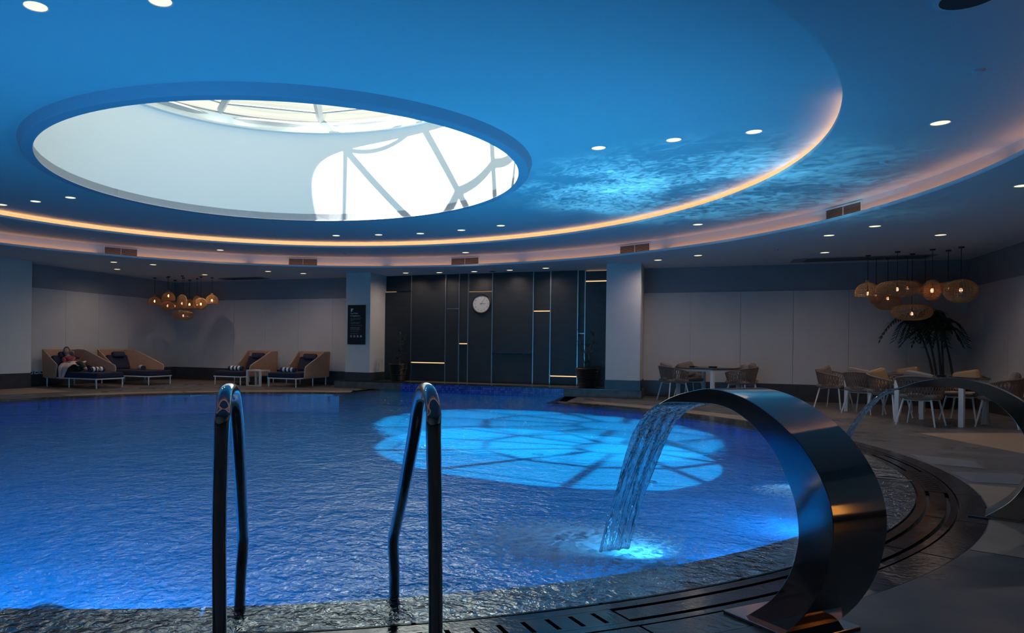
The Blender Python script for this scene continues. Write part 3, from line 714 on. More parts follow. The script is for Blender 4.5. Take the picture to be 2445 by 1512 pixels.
# ------------------------------------------------------------------ swan-neck fountains
def smooth_pts(P, n=6):
    out = []
    for i in range(len(P) - 1):
        p0, p1, p2, p3 = P[max(i - 1, 0)], P[i], P[i + 1], P[min(i + 2, len(P) - 1)]
        for k in range(n):
            t = k / n
            out.append(tuple(0.5 * (2 * b + (c - a) * t + (2 * a - 5 * b + 4 * c - d) * t * t + (-a + 3 * b - 3 * c + d) * t ** 3) for a, b, c, d in zip(p0, p1, p2, p3)))
    return out + [P[-1]]
OUT = [(.45, .92), (.37, .96), (.28, .99), (.13, 1.02), (-.02, 1.0), (-.15, .95), (-.29, .86), (-.39, .75), (-.455, .63), (-.48, .51), (-.47, .38), (-.43, .24), (-.36, .11), (-.27, .0)]
INN = [(.45, .915), (.37, .935), (.19, .945), (.08, .945), (-.02, .92), (-.12, .86), (-.21, .77), (-.265, .68), (-.31, .58), (-.33, .47), (-.325, .38), (-.29, .26), (-.21, .13), (-.07, .0)]
FWID = 0.34
def fountain(loc, rz, label):
    """local x: towards the pool, y: to the left, origin at the near left foot corner; the band spans y = 0 .. -FWID"""
    t = empty('fountain', loc, rz, label=label, cat='fountain')
    o_, i_ = smooth_pts(OUT), smooth_pts(INN); n = min(len(o_), len(i_)); o_, i_ = o_[:n], i_[:n]
    m = MB()
    vs = []
    for (a, b) in zip(o_, i_):
        vs += [(a[0], 0, a[1]), (a[0], -FWID, a[1]), (b[0], -FWID, b[1]), (b[0], 0, b[1])]
    fs = []
    for k in range(n - 1):
        q = k * 4; r = q + 4
        for j in range(4): fs.append((q + j, q + (j + 1) % 4, r + (j + 1) % 4, r + j))
    fs += [(0, 3, 2, 1), ((n - 1) * 4, (n - 1) * 4 + 1, (n - 1) * 4 + 2, (n - 1) * 4 + 3)]
    m.add(vs, fs); m.build('spout_body', M['steelb'], t, smooth=True, bevel=0.003)
    MB().box(-0.36, 0.01, -FWID - 0.03, 0.03, 0.0, 0.014).build('base_plate', M['steelb'], t, bevel=0.003)
    return t
def sheet(loc, rz, x1, drop, w0, w1, label, z_end=0.006):
    t = empty('water_jet', loc, rz, label=label, cat='water')
    def fn(u, v):
        x = 0.43 + (x1 - 0.43) * v; z = 0.925 - drop * v ** 2 * 1.0 - 0.02 * v
        z = max(z, z_end - 0.02)
        c = -FWID / 2 - 0.0 + 0.03 * v; w = w0 + (w1 - w0) * min(1, v * 1.3)
        yy = c + (0.5 - u) * w
        th = 0.010 * sin(u * 19 + 6 * v) * min(1, 3 * v) + 0.006 * sin(u * 43 - 9 * v)
        return (x + th, yy, z)
    m = MB().grid(fn, 40, 60)
    o = m.build('water_sheet', M['jet'], t, smooth=True, fix=False)
    s = o.modifiers.new('solidify', 'SOLIDIFY'); s.thickness = 0.012
    return t
dirang = radians(90 + 24.0 - 22.76)       # local x towards the pool in world axes
F1 = (5.631, -5.266, 0.0); F1R = atan2(5.266, -5.631) 
fountain(F1, F1R, 'large stainless steel swan neck fountain in the right foreground')
sheet(F1, F1R, 0.93, 0.88, 0.31, 0.22, 'wide clear sheet of water falling from the near fountain into the pool')
F2 = (7.37, -2.41, 0.0); F2R = atan2(2.41, -7.37)
fountain(F2, F2R, 'steel swan neck fountain partly cut by the right edge')
sheet(F2, F2R, 0.97, 0.88, 0.31, 0.20, 'thin jet of water falling from the far fountain behind the near one')

# foam where the sheets land
def foam_mat():
    m, nt, out = newmat('white_foam'); N = nt.nodes; L = nt.links
    tc = N.new('ShaderNodeTexCoord'); n = N.new('ShaderNodeTexNoise'); n.inputs['Scale'].default_value = 26; n.inputs['Detail'].default_value = 6; n.inputs['Roughness'].default_value = 0.75
    L.new(tc.outputs['Object'], n.inputs['Vector'])
    sp = N.new('ShaderNodeVectorMath'); sp.operation = 'LENGTH'; L.new(tc.outputs['Object'], sp.inputs[0])
    mr = N.new('ShaderNodeMapRange'); mr.inputs['From Min'].default_value = 0.10; mr.inputs['From Max'].default_value = 0.62; mr.inputs['To Min'].default_value = 0.16; mr.inputs['To Max'].default_value = -0.16; L.new(sp.outputs['Value'], mr.inputs['Value'])
    ad = N.new('ShaderNodeMath'); ad.operation = 'ADD'; L.new(n.outputs['Fac'], ad.inputs[0]); L.new(mr.outputs[0], ad.inputs[1])
    r2 = N.new('ShaderNodeMapRange'); r2.inputs['From Min'].default_value = 0.36; r2.inputs['From Max'].default_value = 0.56; r2.inputs['To Max'].default_value = 0.97; L.new(ad.outputs[0], r2.inputs['Value'])
    d1 = N.new('ShaderNodeBsdfDiffuse'); d1.inputs[0].default_value = (0.9, 0.93, 0.96, 1); d2 = N.new('ShaderNodeBsdfTranslucent'); d2.inputs[0].default_value = (0.9, 0.93, 0.96, 1)
    d = N.new('ShaderNodeMixShader'); d.inputs[0].default_value = 0.4; L.new(d1.outputs[0], d.inputs[1]); L.new(d2.outputs[0], d.inputs[2]); tr = N.new('ShaderNodeBsdfTransparent')
    mx = N.new('ShaderNodeMixShader'); L.new(r2.outputs[0], mx.inputs[0]); L.new(tr.outputs[0], mx.inputs[1]); L.new(d.outputs[0], mx.inputs[2]); L.new(mx.outputs[0], out.inputs[0])
    return m
M['foam'] = foam_mat()
def foam(x, y, sx, sy, rz, label):
    rnd = random.Random(5)
    def fn(u, v):
        r = v * 0.62; a = 2 * pi * u
        q = Vector((r * cos(a) * 14, r * sin(a) * 14, 0.3))
        h = (1 - v) * (0.018 + 0.030 * max(0, mnoise.noise(q)) + 0.016 * mnoise.noise(q * 2.7))
        return (r * cos(a), r * sin(a), h)
    o = MB().grid(fn, 120, 44).build('water_foam', M['foam'], smooth=True, fix=False)
    o.location = (x, y, 0.007); o.scale = (sx, sy, 1); o.rotation_euler.z = rz
    return tag(o, label, 'foam', kind='stuff')
LX = F1[0] + cos(F1R) * 0.93 - sin(F1R) * -0.15; LY = F1[1] + sin(F1R) * 0.93 + cos(F1R) * -0.15
foam(LX - 0.25, LY + 0.10, 1.25, 1.05, radians(22), 'white foam churned up where the near sheet of water lands')
foam(F2[0] + cos(F2R) * 0.97 + sin(F2R) * 0.15 - 0.1, F2[1] + sin(F2R) * 0.97 - cos(F2R) * 0.15, 0.8, 0.6, radians(22), 'pale foam where the far jet lands, seen inside the near fountain')

# ------------------------------------------------------------------ pool ladder
lad = empty('pool_ladder', (4.2, -6.3, 0), label='polished steel pool ladder with two tall bent handrails in the foreground', cat='ladder')
def rail(P):
    P = [tuple(Vector(p) - Vector((4.2, -6.3, 0))) for p in P]
    MB().tube(smooth_pts(P, 8), 0.0255, 20).build('handrail', M['steel'], lad, smooth=True)
    b = P[0]; MB().lathe([(0.026, 0.012), (0.055, 0.010), (0.06, 0.0), (0.026, 0.0)], 24, (b[0], b[1], 0.0), closed=True).build('base_flange', M['steel'], lad, smooth=True)
rail([(3.868, -6.70, 0.0), (3.888, -6.724, 0.141), (3.96, -6.83, 0.55), (4.03, -6.918, 0.90), (4.028, -6.905, 0.985), (3.995, -6.85, 1.035), (3.945, -6.745, 1.035), (3.90, -6.665, 0.985), (3.855, -6.585, 0.88), (3.75, -6.41, 0.63), (3.65, -6.25, 0.41), (3.612, -6.19, 0.31), (3.585, -6.165, 0.16), (3.556, -6.13, 0.0), (3.55, -6.12, -0.4)])
rail([(4.59, -6.40, 0.0), (4.61, -6.421, 0.15), (4.645, -6.54, 0.55), (4.673, -6.645, 0.90), (4.668, -6.636, 0.99), (4.633, -6.58, 1.045), (4.575, -6.48, 1.045), (4.525, -6.40, 0.985), (4.475, -6.31, 0.87), (4.36, -6.12, 0.62), (4.24, -5.92, 0.39), (4.205, -5.865, 0.30), (4.18, -5.79, 0.16), (4.154, -5.723, 0.0), (4.15, -5.70, -0.4)])
MB().cbox((3.85 - 4.2, -5.91 + 6.3, -0.3), (0.70, 0.08, 0.02), atan2(0.42, 0.60)).build('tread', M['steel'], lad)

# ------------------------------------------------------------------ daybeds
def daybed():
    t = empty('daybed', (0, 0, 0), label='proto', cat='daybed', group='navy and rattan daybeds')
    L_, Hh = 1.85, 1.0
    # rattan shell: path of the wall in plan with heights
    plan = []
    for i in range(13):                                    # right side (short), from its front end to the back corner
        x = 0.52 - 0.52 * i / 12; plan.append((x, -0.50 - 0.04 * (1 - i / 12) * 0, 0.60 + 0.40 * (i / 12)))
    for i in range(1, 8): plan.append((0.0 - 0.0, -0.50 + 1.0 * i / 8, 1.0))
    for i in range(21):
        x = 1.45 * i / 20; h = 1.0 if x < 0.35 else 1.0 - 0.42 * (x - 0.35) / 1.1; plan.append((x, 0.50, h))
    m = MB(); vs = []
    for k, (x, y, h) in enumerate(plan):
        cx, cy = 0.7, 0.0; d = Vector((x - cx, y - cy)); 
        nx, ny = (0, -1) if y <= -0.5 else ((0, 1) if y >= 0.5 else (-1, 0))
        if abs(y) >= 0.5 and x < 0.01: nx, ny = (-0.7, ny * 0.7)
        lean = 0.03 * 1
        xb = x
        if k == 0: xb = x - 0.10
        if k == len(plan) - 1: xb = x + 0.03
        for (off, z) in ((0.0, 0.25), (lean, h), (lean + 0.035, h), (0.035, 0.25)):
            bx = xb if z < 0.3 else x
            vs.append((bx + nx * off, y + ny * off, z))
    fs = []
    for k in range(len(plan) - 1):
        b = k * 4; c = b + 4
        for j in range(4): fs.append((b + j, b + (j + 1) % 4, c + (j + 1) % 4, c + j))
    e = (len(plan) - 1) * 4; fs += [(0, 3, 2, 1), (e, e + 1, e + 2, e + 3)]
    m.add(vs, fs).build('rattan_shell', M['rattan'], t, bevel=0.01)
    pts = []
    for k, (x, y, h) in enumerate(plan):
        nx, ny = (0, -1) if y <= -0.5 else ((0, 1) if y >= 0.5 else (-1, 0))
        pts.append((x + nx * 0.047, y + ny * 0.047, h + 0.005))
    x, y, h = plan[0]; pts = [(x - 0.10, y - 0.02, 0.27), (x - 0.03, y - .045, h - 0.12)] + pts
    x, y, h = plan[-1]; pts = pts + [(x + 0.04, y + 0.045, h - 0.06), (x + 0.03, y + 0.02, 0.27)]
    MB().tube(pts, 0.016, 6).build('shell_rim', M['rim'], t, smooth=True)
    MB().box(0.02, L_, -0.49, 0.49, 0.235, 0.265).build('frame', M['whitemetal'], t)
    for x in (0.06, 0.86, L_ - 0.03):
        for y in (-0.45, 0.45):
            MB().tube([(x, y, 0.0), (x, y, 0.24)], 0.017, 10).build('leg', M['whitemetal'], t, smooth=True)
    MB().box(0.04, L_ + 0.01, -0.47, 0.47, 0.265, 0.42).build('mattress', M['navy'], t, bevel=0.035)
    R = Matrix.Translation((0.22, 0, 0.62)) @ Matrix.Rotation(radians(-22), 4, 'Y')
    MB().cbox((0, 0, 0), (0.16, 0.80, 0.46), m=Matrix.Identity(4)).build('back_cushion', M['navy'], t, bevel=0.05).matrix_local = R
    MB().cbox((0, 0, 0), (0.14, 0.46, 0.18), m=Matrix.Identity(4)).build('head_pillow', M['navyl'], t, bevel=0.05).matrix_local = Matrix.Translation((0.24, 0, 0.86)) @ Matrix.Rotation(radians(-22), 4, 'Y')
    return t
def towel_proto():
    t = empty('rolled_towel', (0, 0, 0), label='proto', cat='towel', group='striped rolled towels on the daybeds')
    pr = [(0.012, -0.25), (0.06, -0.25), (0.068, -0.24), (0.068, 0.24), (0.06, 0.25), (0.012, 0.25)]
    m = MB().lathe(pr, 20, closed=True); m.v = [(x, z, y) for x, y, z in m.v]; m.build('roll', M['navyl'], t, smooth=True)
    for y in (-0.13, 0.0, 0.13):
        m = MB().lathe([(0.068, -0.034), (0.0705, -0.032), (0.0705, 0.032), (0.068, 0.034)], 20, closed=True); m.v = [(x, z + y, yy) for x, yy, z in m.v]; m.build('stripe', M['towel'], t, smooth=True)
    return t
db = daybed(); tw = towel_proto(); n_ = 0
for (x, y, rz, lb, tx, trz, tl) in (
    (-10.62, 5.43, 0, 'rattan daybed with a person reclining on it, nearest the left column', 1.35, 0, 'striped rolled towel on the foot of the daybed with the person'),
    (-10.64, 7.36, 0, 'empty rattan daybed with navy cushions behind the occupied one', 1.15, radians(55), 'striped rolled towel on the second daybed, seen end on'),
    (-7.17, 10.20, -pi / 2, 'rattan daybed left of the small cream side table', 1.42, 0, 'striped rolled towel on the daybed left of the side table'),
    (-5.29, 10.20, -pi / 2, 'rattan daybed right of the small cream side table, nearest the sign', 1.50, 0, 'striped rolled towel on the daybed nearest the sign')):
    o = db if n_ == 0 else copy_tree(db); o.location = (x, y, 0); o.rotation_euler.z = rz; o['label'] = lb
    q = tw if n_ == 0 else copy_tree(tw); n_ += 1
    c, s = cos(rz), sin(rz); q.location = (x + c * tx, y + s * tx, 0.488); q.rotation_euler.z = rz + trz; q['label'] = tl

# small cream side table between the two far daybeds
st_ = empty('side_table', (-6.22, 8.55, 0), label='small cream open frame side table between the two far daybeds', cat='table')
MB().box(-0.25, 0.25, -0.25, 0.25, 0.43, 0.47).build('top', M['cream'], st_, bevel=0.004)
for sx in (-1, 1):
    for sy in (-1, 1):
        MB().box(sx * 0.25 - (0.06 if sx > 0 else 0), sx * 0.25 + (0 if sx > 0 else 0.06), sy * 0.25 - (0.06 if sy > 0 else 0), sy * 0.25 + (0 if sy > 0 else 0.06), 0, 0.43).build('leg', M['cream'], st_, bevel=0.003)
for sy in (-0.22, 0.22): MB().box(-0.19, 0.19, sy - 0.02, sy + 0.02, 0.0, 0.03).build('floor_bar', M['cream'], st_)

# ------------------------------------------------------------------ dining tables and chairs
def table():
    t = empty('dining_table', (0, 0, 0), label='proto', cat='table', group='square outdoor dining tables')
    MB().box(-0.52, 0.52, -0.52, 0.52, 0.765, 0.795).build('tabletop', M['tabletop'], t, bevel=0.003)
    MB().box(-0.49, 0.49, -0.49, 0.49, 0.715, 0.765).build('apron', M['whitemetal'], t)
    for sx in (-1, 1):
        for sy in (-1, 1):
            MB().cbox((sx * 0.465, sy * 0.465, 0.36), (0.07, 0.07, 0.72)).build('leg', M['whitemetal'], t, bevel=0.002)
    return t
def chair():
    """faces +x"""
    t = empty('dining_chair', (0, 0, 0), label='proto', cat='chair', group='woven rope dining armchairs')
    k = 1.05
    def shell(a, v):                    # a: -125..125 deg around the back, v: 0 bottom .. 1 top
        A = radians(180 + a); rx, ry = 0.25 + 0.07 * v, 0.25 + 0.08 * v
        top = 0.82 - 0.13 * (abs(a) / 125) ** 1.6
        z = 0.45 + (top - 0.45) * v
        x = -0.0 + rx * cos(A); y = ry * sin(A)
        if abs(a) > 90: x = rx * 1.15 * sin(radians(abs(a) - 90))
        return Vector((x * k, y * k, z * 1.0))
    W = MB()
    NA = 30
    for i in range(NA):
        for sgn in (-1, 1):
            pts = []
            for j in range(7):
                v = j / 6; a = -125 + 250 * (i + 0.5) / NA + sgn * 15 * (v - 0.5)
                a = max(-125, min(125, a)); pts.append(shell(a, v))
            W.tube(pts, 0.0075, 4, caps=False)
    W.build('woven_back', M['rope'], t, smooth=True)
    MB().grid(lambda u, v: shell(-125 + 250 * u, 0.0 + 0.16 * v), 30, 2).grid(lambda u, v: shell(-60 + 120 * u, 0.80 + 0.2 * v) * 1.0, 16, 2).build('woven_band', M['rope'], t, fix=False)
    MB().tube([shell(-125 + 250 * i / 30, 1.0) for i in range(31)], 0.015, 8).build('top_rail', M['rope'], t, smooth=True)
    ring = [shell(-125 + 250 * i / 30, 0.0) for i in range(31)]
    MB().tube(ring, 0.014, 8, closed=True).build('seat_frame', M['rope'], t, smooth=True)
    for s in (-1, 1): MB().tube([shell(s * 125, 0.0), shell(s * 125, 0.5), shell(s * 125, 1.0)], 0.013, 8).build('arm_post', M['rope'], t, smooth=True)
    MB().box(-0.25, 0.26, -0.25, 0.25, 0.45, 0.52).build('seat_cushion', M['cushion'], t, bevel=0.03)
    MB().cbox((0, 0, 0), (0.13, 0.42, 0.36), m=Matrix.Identity(4)).build('back_pillow', M['cushion'], t, bevel=0.055).matrix_local = Matrix.Translation((-0.17, 0, 0.72)) @ Matrix.Rotation(radians(-14), 4, 'Y') @ Matrix.Rotation(radians(12), 4, 'X')
    for sx in (-1, 1):
        for sy in (-1, 1):
            MB().tube([(sx * 0.19, sy * 0.19, 0.44), (sx * 0.27, sy * 0.27, 0.0)], [0.016, 0.012], 8).build('leg', M['whitemetal'], t, smooth=True)
    MB().tube([(0.19, -0.19, 0.42), (0.19, 0.19, 0.42)], 0.012, 8).tube([(-0.19, -0.19, 0.42), (-0.19, 0.19, 0.42)], 0.012, 8).build('under_bar', M['whitemetal'], t, smooth=True)
    return t
TA = radians(-36)
tb = table(); chp = chair(); nt_ = [0]; nc_ = [0]
def put_table(x, y, rz, lb):
    o = tb if nt_[0] == 0 else copy_tree(tb); nt_[0] += 1; o.location = (x, y, 0); o.rotation_euler.z = rz; o['label'] = lb; return o
def put_chair(x, y, tx, ty, lb, jit=0, tan=False):
    o = chp if nc_[0] == 0 else copy_tree(chp); nc_[0] += 1; o.location = (x, y, 0.001); o.rotation_euler.z = atan2(ty - y, tx - x) + jit; o['label'] = lb
    if tan:
        for c in o.children:
            if c.name.startswith('back_pillow'):
                c.data = c.data.copy(); c.data.materials[0] = M['cushiont']; c['label'] = 'tan scatter cushion'
    return o
T1, T2, T3 = (5.85, 9.35), (9.05, 7.95), (9.45, 5.95)
put_table(*T1, radians(52), 'square dining table alone by the wall, left of the others')
put_table(*T2, TA, 'square dining table in the middle of the right group')
put_table(*T3, TA, 'square dining table nearest the camera, behind the far fountain')
put_chair(5.10, 9.00, *T1, 'woven armchair at the left of the lone table', 0.1)
put_chair(6.55, 9.05, *T1, 'woven armchair at the front right of the lone table', -0.2)
put_chair(5.45, 10.08, *T1, 'woven armchair behind the lone table at left')
put_chair(6.62, 9.98, *T1, 'woven armchair behind the lone table, nearest the right corner')
put_chair(8.28, 8.50, *T2, 'woven armchair at the left end of the right group, side on', 0.0)
put_chair(8.60, 7.38, *T2, 'woven armchair of the middle table seen from behind')
put_chair(9.55, 8.62, *T2, 'woven armchair at the back of the middle table with a tan cushion', 0.0, True)
put_chair(8.86, 6.72, *T3, 'woven armchair with a tan cushion left of the nearest table', 0.15, True)
put_chair(9.02, 5.36, *T3, 'woven armchair seen from behind, directly behind the far fountain', 0.1)
put_chair(10.15, 5.62, *T3, 'woven armchair at the far right of the nearest table', 0.0)
put_chair(10.00, 6.75, *T3, 'woven armchair at the back of the nearest table with a tan cushion', 0.0, True)
def ashtray(x, y, lb, r=0.055, z=0.795):
    t = empty('ashtray', (x, y, z), label=lb, cat='ashtray', group='dark dishes on the dining tables')
    MB().lathe([(0.002, 0.0), (r, 0.0), (r * 1.1, 0.035), (r * 0.9, 0.035), (r * 0.8, 0.01), (0.002, 0.01)], 20).build('dish', M['black'], t, smooth=True)
ashtray(T1[0] - 0.35, T1[1] - 0.1, 'small dark dish at the left of the lone table'); ashtray(T1[0] + 0.1, T1[1] - 0.1, 'dark dish in the middle of the lone table', 0.09)
ashtray(T2[0] - 0.1, T2[1] + 0.1, 'dark dish on the middle table', 0.09); ashtray(T3[0], T3[1], 'dark dish on the nearest table', 0.07)

# ------------------------------------------------------------------ pendants
def shade_profile(kind, w, h):
    r = w / 2; P = []
    if kind == 'dome':
        for i in range(15):
            v = i / 14; a = v * pi * 0.60
            P.append((max(0.03, r * sin(a) * (1.0 if a < pi / 2 else 1.0)), h * 0.5 - h * (1 - cos(a)) / (1 - cos(pi * 0.60))))
        P = [(0.03, h * 0.5 + 0.05)] + P
    else:
        e = {'flat': 0.75, 'ball': 1.0, 'tall': 0.8}[kind]
        for i in range(15):
            a = 0.12 + (pi - 0.40) * i / 14
            P.append((max(0.03, r * abs(sin(a)) ** e), h * 0.5 * cos(a) / cos(0.12)))
    return P
def pendant(x, y, zc, w, h, kind, zb, lb, group, bright=True):
    t = empty('pendant_lamp', (x, y, Z1), label=lb, cat='lamp', group=group)
    MB().lathe([(0.001, -0.03), (0.045, -0.028), (0.05, -0.005), (0.05, 0.0)], 16).build('canopy', M['black'], t, smooth=True)
    zt = zc + h / 2 - Z1
    MB().tube([(0, 0, -0.02), (0, 0, zt + 0.02)], 0.006, 6).build('cord', M['black'], t)
    MB().tube([(0, 0, zt + 0.02), (0, 0, zb - Z1 + 0.05)], 0.016, 8).build('bulb_holder', M['black'], t)
    me = MB().lathe(shade_profile(kind, w, h), 34).mesh('lamp_shade', M['cane'])
    o = link(D.objects.new('lamp_shade', me)); o.parent = t; o.location = (0, 0, zc - Z1)
    wf = o.modifiers.new('weave', 'WIREFRAME'); wf.thickness = 0.017; wf.use_replace = True; wf.use_even_offset = False
    MB().lathe([(0.001, 0.05), (0.018, 0.045), (0.028, 0.01), (0.024, -0.02), (0.001, -0.035)], 14, (0, 0, zb - Z1)).build('bulb', M['bulb'] if bright else M['bulbdim'], t, smooth=True)
    return t
PL = [(-10.42, 8.9, 2.59, .41, .27, 'dome', 2.55, 1, 'leftmost domed wicker pendant of the left cluster'), (-9.68, 8.69, 2.70, .40, .28, 'dome', 2.70, 1, 'highest domed wicker pendant of the left cluster'),
      (-9.88, 8.88, 2.40, .42, .30, 'ball', 2.40, 0, 'dark wicker ball pendant under the highest left dome'), (-10.33, 9.75, 2.46, .24, .24, 'ball', 2.45, 0, 'smallest wicker pendant at the back of the left cluster'),
      (-9.1, 8.63, 2.50, .30, .45, 'tall', 2.45, 0, 'tall wicker pendant in the middle of the left cluster'), (-9.80, 9.84, 2.51, .44, .33, 'ball', 2.50, 1, 'glowing wicker ball behind the middle of the left cluster'),
      (-9.23, 9.51, 2.54, .29, .43, 'tall', 2.45, 1, 'tall glowing wicker pendant right of the left cluster middle'), (-8.72, 9.06, 2.47, .36, .36, 'ball', 2.45, 1, 'wicker ball pendant second from right in the left cluster'),
      (-8.53, 9.36, 2.63, .40, .28, 'dome', 2.58, 1, 'rightmost domed wicker pendant of the left cluster'), (-9.5, 9.17, 2.12, .64, .30, 'flat', 2.10, 0, 'lowest wide flattened wicker pendant of the left cluster')]
PR = [(9.0, 9.19, 2.57, .46, .31, 'dome', 2.48, 0, 'leftmost wicker pendant of the right cluster, dome shaped'), (9.26, 9.71, 2.49, .28, .42, 'ball', 2.49, 0, 'narrow wicker pendant second from left of the right cluster'),
      (9.50, 9.80, 2.32, .50, .32, 'ball', 2.41, 0, 'low wicker drum pendant with reddish bulb in the right cluster'), (9.42, 8.68, 2.54, .76, .32, 'flat', 2.52, 0, 'widest flattened wicker pendant of the right cluster'),
      (9.85, 9.76, 2.66, .54, .27, 'flat', 2.61, 0, 'flattened wicker pendant behind the widest right one'), (9.79, 9.15, 2.07, .73, .33, 'flat', 2.03, 0, 'lowest wide wicker pendant of the right cluster'),
      (10.14, 9.62, 2.58, .29, .26, 'ball', 2.55, 0, 'small wicker pendant left of the brightest right one'), (9.97, 8.49, 2.48, .30, .41, 'tall', 2.47, 1, 'brightest glowing wicker pendant of the right cluster'),
      (10.3, 8.74, 2.54, .40, .25, 'ball', 2.52, 0, 'wicker pendant just right of the brightest one'), (10.38, 8.27, 2.44, .55, .46, 'ball', 2.45, 0, 'large round wicker pendant at the right end of the right cluster')]
for p in PL: pendant(*p[:7], p[8], 'wicker pendants of the left cluster', bool(p[7]))
for p in PR: pendant(*p[:7], p[8], 'wicker pendants of the right cluster', bool(p[7]))

# ------------------------------------------------------------------ plants
def leafquad(m, base, tip, w, sag=0.0):
    base, tip = Vector(base), Vector(tip); d = (tip - base); s = d.cross(Vector((0, 0, 1)))
    if s.length < 1e-4: s = Vector((1, 0, 0))
    s = s.normalized() * w; a = base + d * 0.4; b = base + d * 0.75
    m.add([base, a + s + Vector((0, 0, sag)), a - s + Vector((0, 0, sag)), b + s * 0.7, b - s * 0.7, tip], [(0, 1, 2), (1, 3, 4, 2), (3, 5, 4)])
def potted(x, y, z, lb, seed, h=1.15, r=0.27):
    rd = random.Random(seed)
    t = empty('potted_plant', (x, y, z), label=lb, cat='plant')
    prof = [(0.002, 0.0), (r * 0.72, 0.0)]
    for i in range(13):
        v = i / 12; rr_ = r * (0.72 + 0.26 * v); prof += [(rr_, v * 0.46 + 0.0), (rr_ + 0.012, v * 0.46 + 0.018), (rr_, v * 0.46 + 0.034)]
    prof += [(r * 0.9, 0.50), (r * 0.88, 0.44), (0.002, 0.44)]
    MB().lathe(prof, 28).build('pot', M['pot'], t, smooth=True)
    MB().disc(r * 0.88, 0.445, 20).build('soil', M['dark'], t)
    lv = MB()
    for k in range(7):
        a = rd.uniform(0, 6.28); L_ = rd.uniform(0.6, 1.0) * h; b = rd.uniform(0.05, 0.32)
        pts = [(0.05 * cos(a), 0.05 * sin(a), 0.44)]
        for j in range(1, 6):
            v = j / 5; pts.append((cos(a) * (0.05 + b * v * v) + rd.uniform(-.02, .02), sin(a) * (0.05 + b * v * v) + rd.uniform(-.02, .02), 0.44 + L_ * v))
        MB().tube(pts, [0.012 - 0.0015 * j for j in range(6)], 6).build('stem', M['stem'], t)
        for j in range(16):
            i = rd.uniform(1.2, 5); p = Vector(pts[int(i)]) ; aa = rd.uniform(0, 6.28); l = rd.uniform(0.07, 0.15)
            leafquad(lv, p, p + Vector((cos(aa) * l, sin(aa) * l, rd.uniform(-0.03, 0.08))), 0.02)
    o = lv.build('foliage', M['leaf2'], t, fix=False); o['kind'] = 'stuff'
potted(-2.36, 9.95, 0.212, 'potted plant in a ribbed black pot left of the feature wall', 2)
potted(3.00, 9.80, 0.212, 'potted plant in a ribbed black pot right of the feature wall', 5, 1.2, 0.29)

pt = empty('palm_tree', (10.42, 9.80, 0), label='tall dark potted palm in the right corner behind the tables', cat='plant')
MB().lathe([(0.002, 0), (0.22, 0), (0.30, 0.5), (0.27, 0.5), (0.25, 0.45), (0.002, 0.45)], 24).build('pot', M['pot'], pt, smooth=True)
rd = random.Random(11)
heads = []
for k, (bx, by, tx, ty, h) in enumerate(((-0.05, 0, -0.42, -0.1, 1.85), (0.02, 0.05, -0.25, 0.05, 1.95), (0.08, 0, -0.08, 0, 2.05), (0.12, 0.06, 0.0, -0.15, 1.9), (0.30, 0, 0.10, 0.1, 1.75))):
    pts = [(bx + (tx - bx) * v ** 1.6, by + (ty - by) * v, 0.42 + (h - 0.42) * v) for v in [i / 7 for i in range(8)]]
    MB().tube(pts, [0.026 - 0.0015 * j for j in range(8)], 8).build('trunk', M['stem'], pt, smooth=True); heads.append(pts[-1])
for hd in heads:
    for q in range(8):
        a = 2 * pi * q / 8 + rd.uniform(-.3, .3); L_ = rd.uniform(0.55, 0.85); up = rd.uniform(0.35, 0.75)
        if cos(a) > 0.1: L_ *= 0.55
        if sin(a) > -0.1: L_ *= 0.45
        m = MB(); pts = []
        for j in range(9):
            v = j / 8; pts.append(Vector((hd[0] + cos(a) * L_ * v, hd[1] + sin(a) * L_ * v, hd[2] + up * v * 1.1 - (up * 1.1 + 0.35) * v * v)))
        m.tube(pts, 0.006, 4, caps=False)
        for j in range(1, 9):
            for s in (-1, 1):
                for e in (0, 0.5):
                    p = pts[j - 1].lerp(pts[j], e + 0.5) if e == 0 else pts[j]
                    side = Vector((-sin(a), cos(a), 0)) * s
                    leafquad(m, p, p + side * 0.17 * (1 - 0.5 * j / 9) + Vector((cos(a), sin(a), 0)) * 0.12 + Vector((0, 0, -0.10)), 0.016)
        m.build('frond', M['leaf'], pt, fix=False)

# ------------------------------------------------------------------ person reclining on the first daybed
pe = empty('person', (-10.05, 5.36, 0.42), label='person in a maroon top reclining on the left daybed holding a phone', cat='person')
def skin_body(name, V, Ed, mat, parent, lv=2):
    me = D.meshes.new(name); me.from_pydata([v[:3] for v in V], Ed, []); me.materials.append(mat)
    o = link(D.objects.new(name, me)); o.parent = parent
    s = o.modifiers.new('skin', 'SKIN'); s.use_smooth_shade = True
    for i, v in enumerate(V):
        sv = me.skin_vertices[0].data[i]; sv.radius = (v[3], v[4] if len(v) > 4 else v[3])
    me.skin_vertices[0].data[0].use_root = True
    ss = o.modifiers.new('sub', 'SUBSURF'); ss.levels = lv; ss.render_levels = lv
    return o
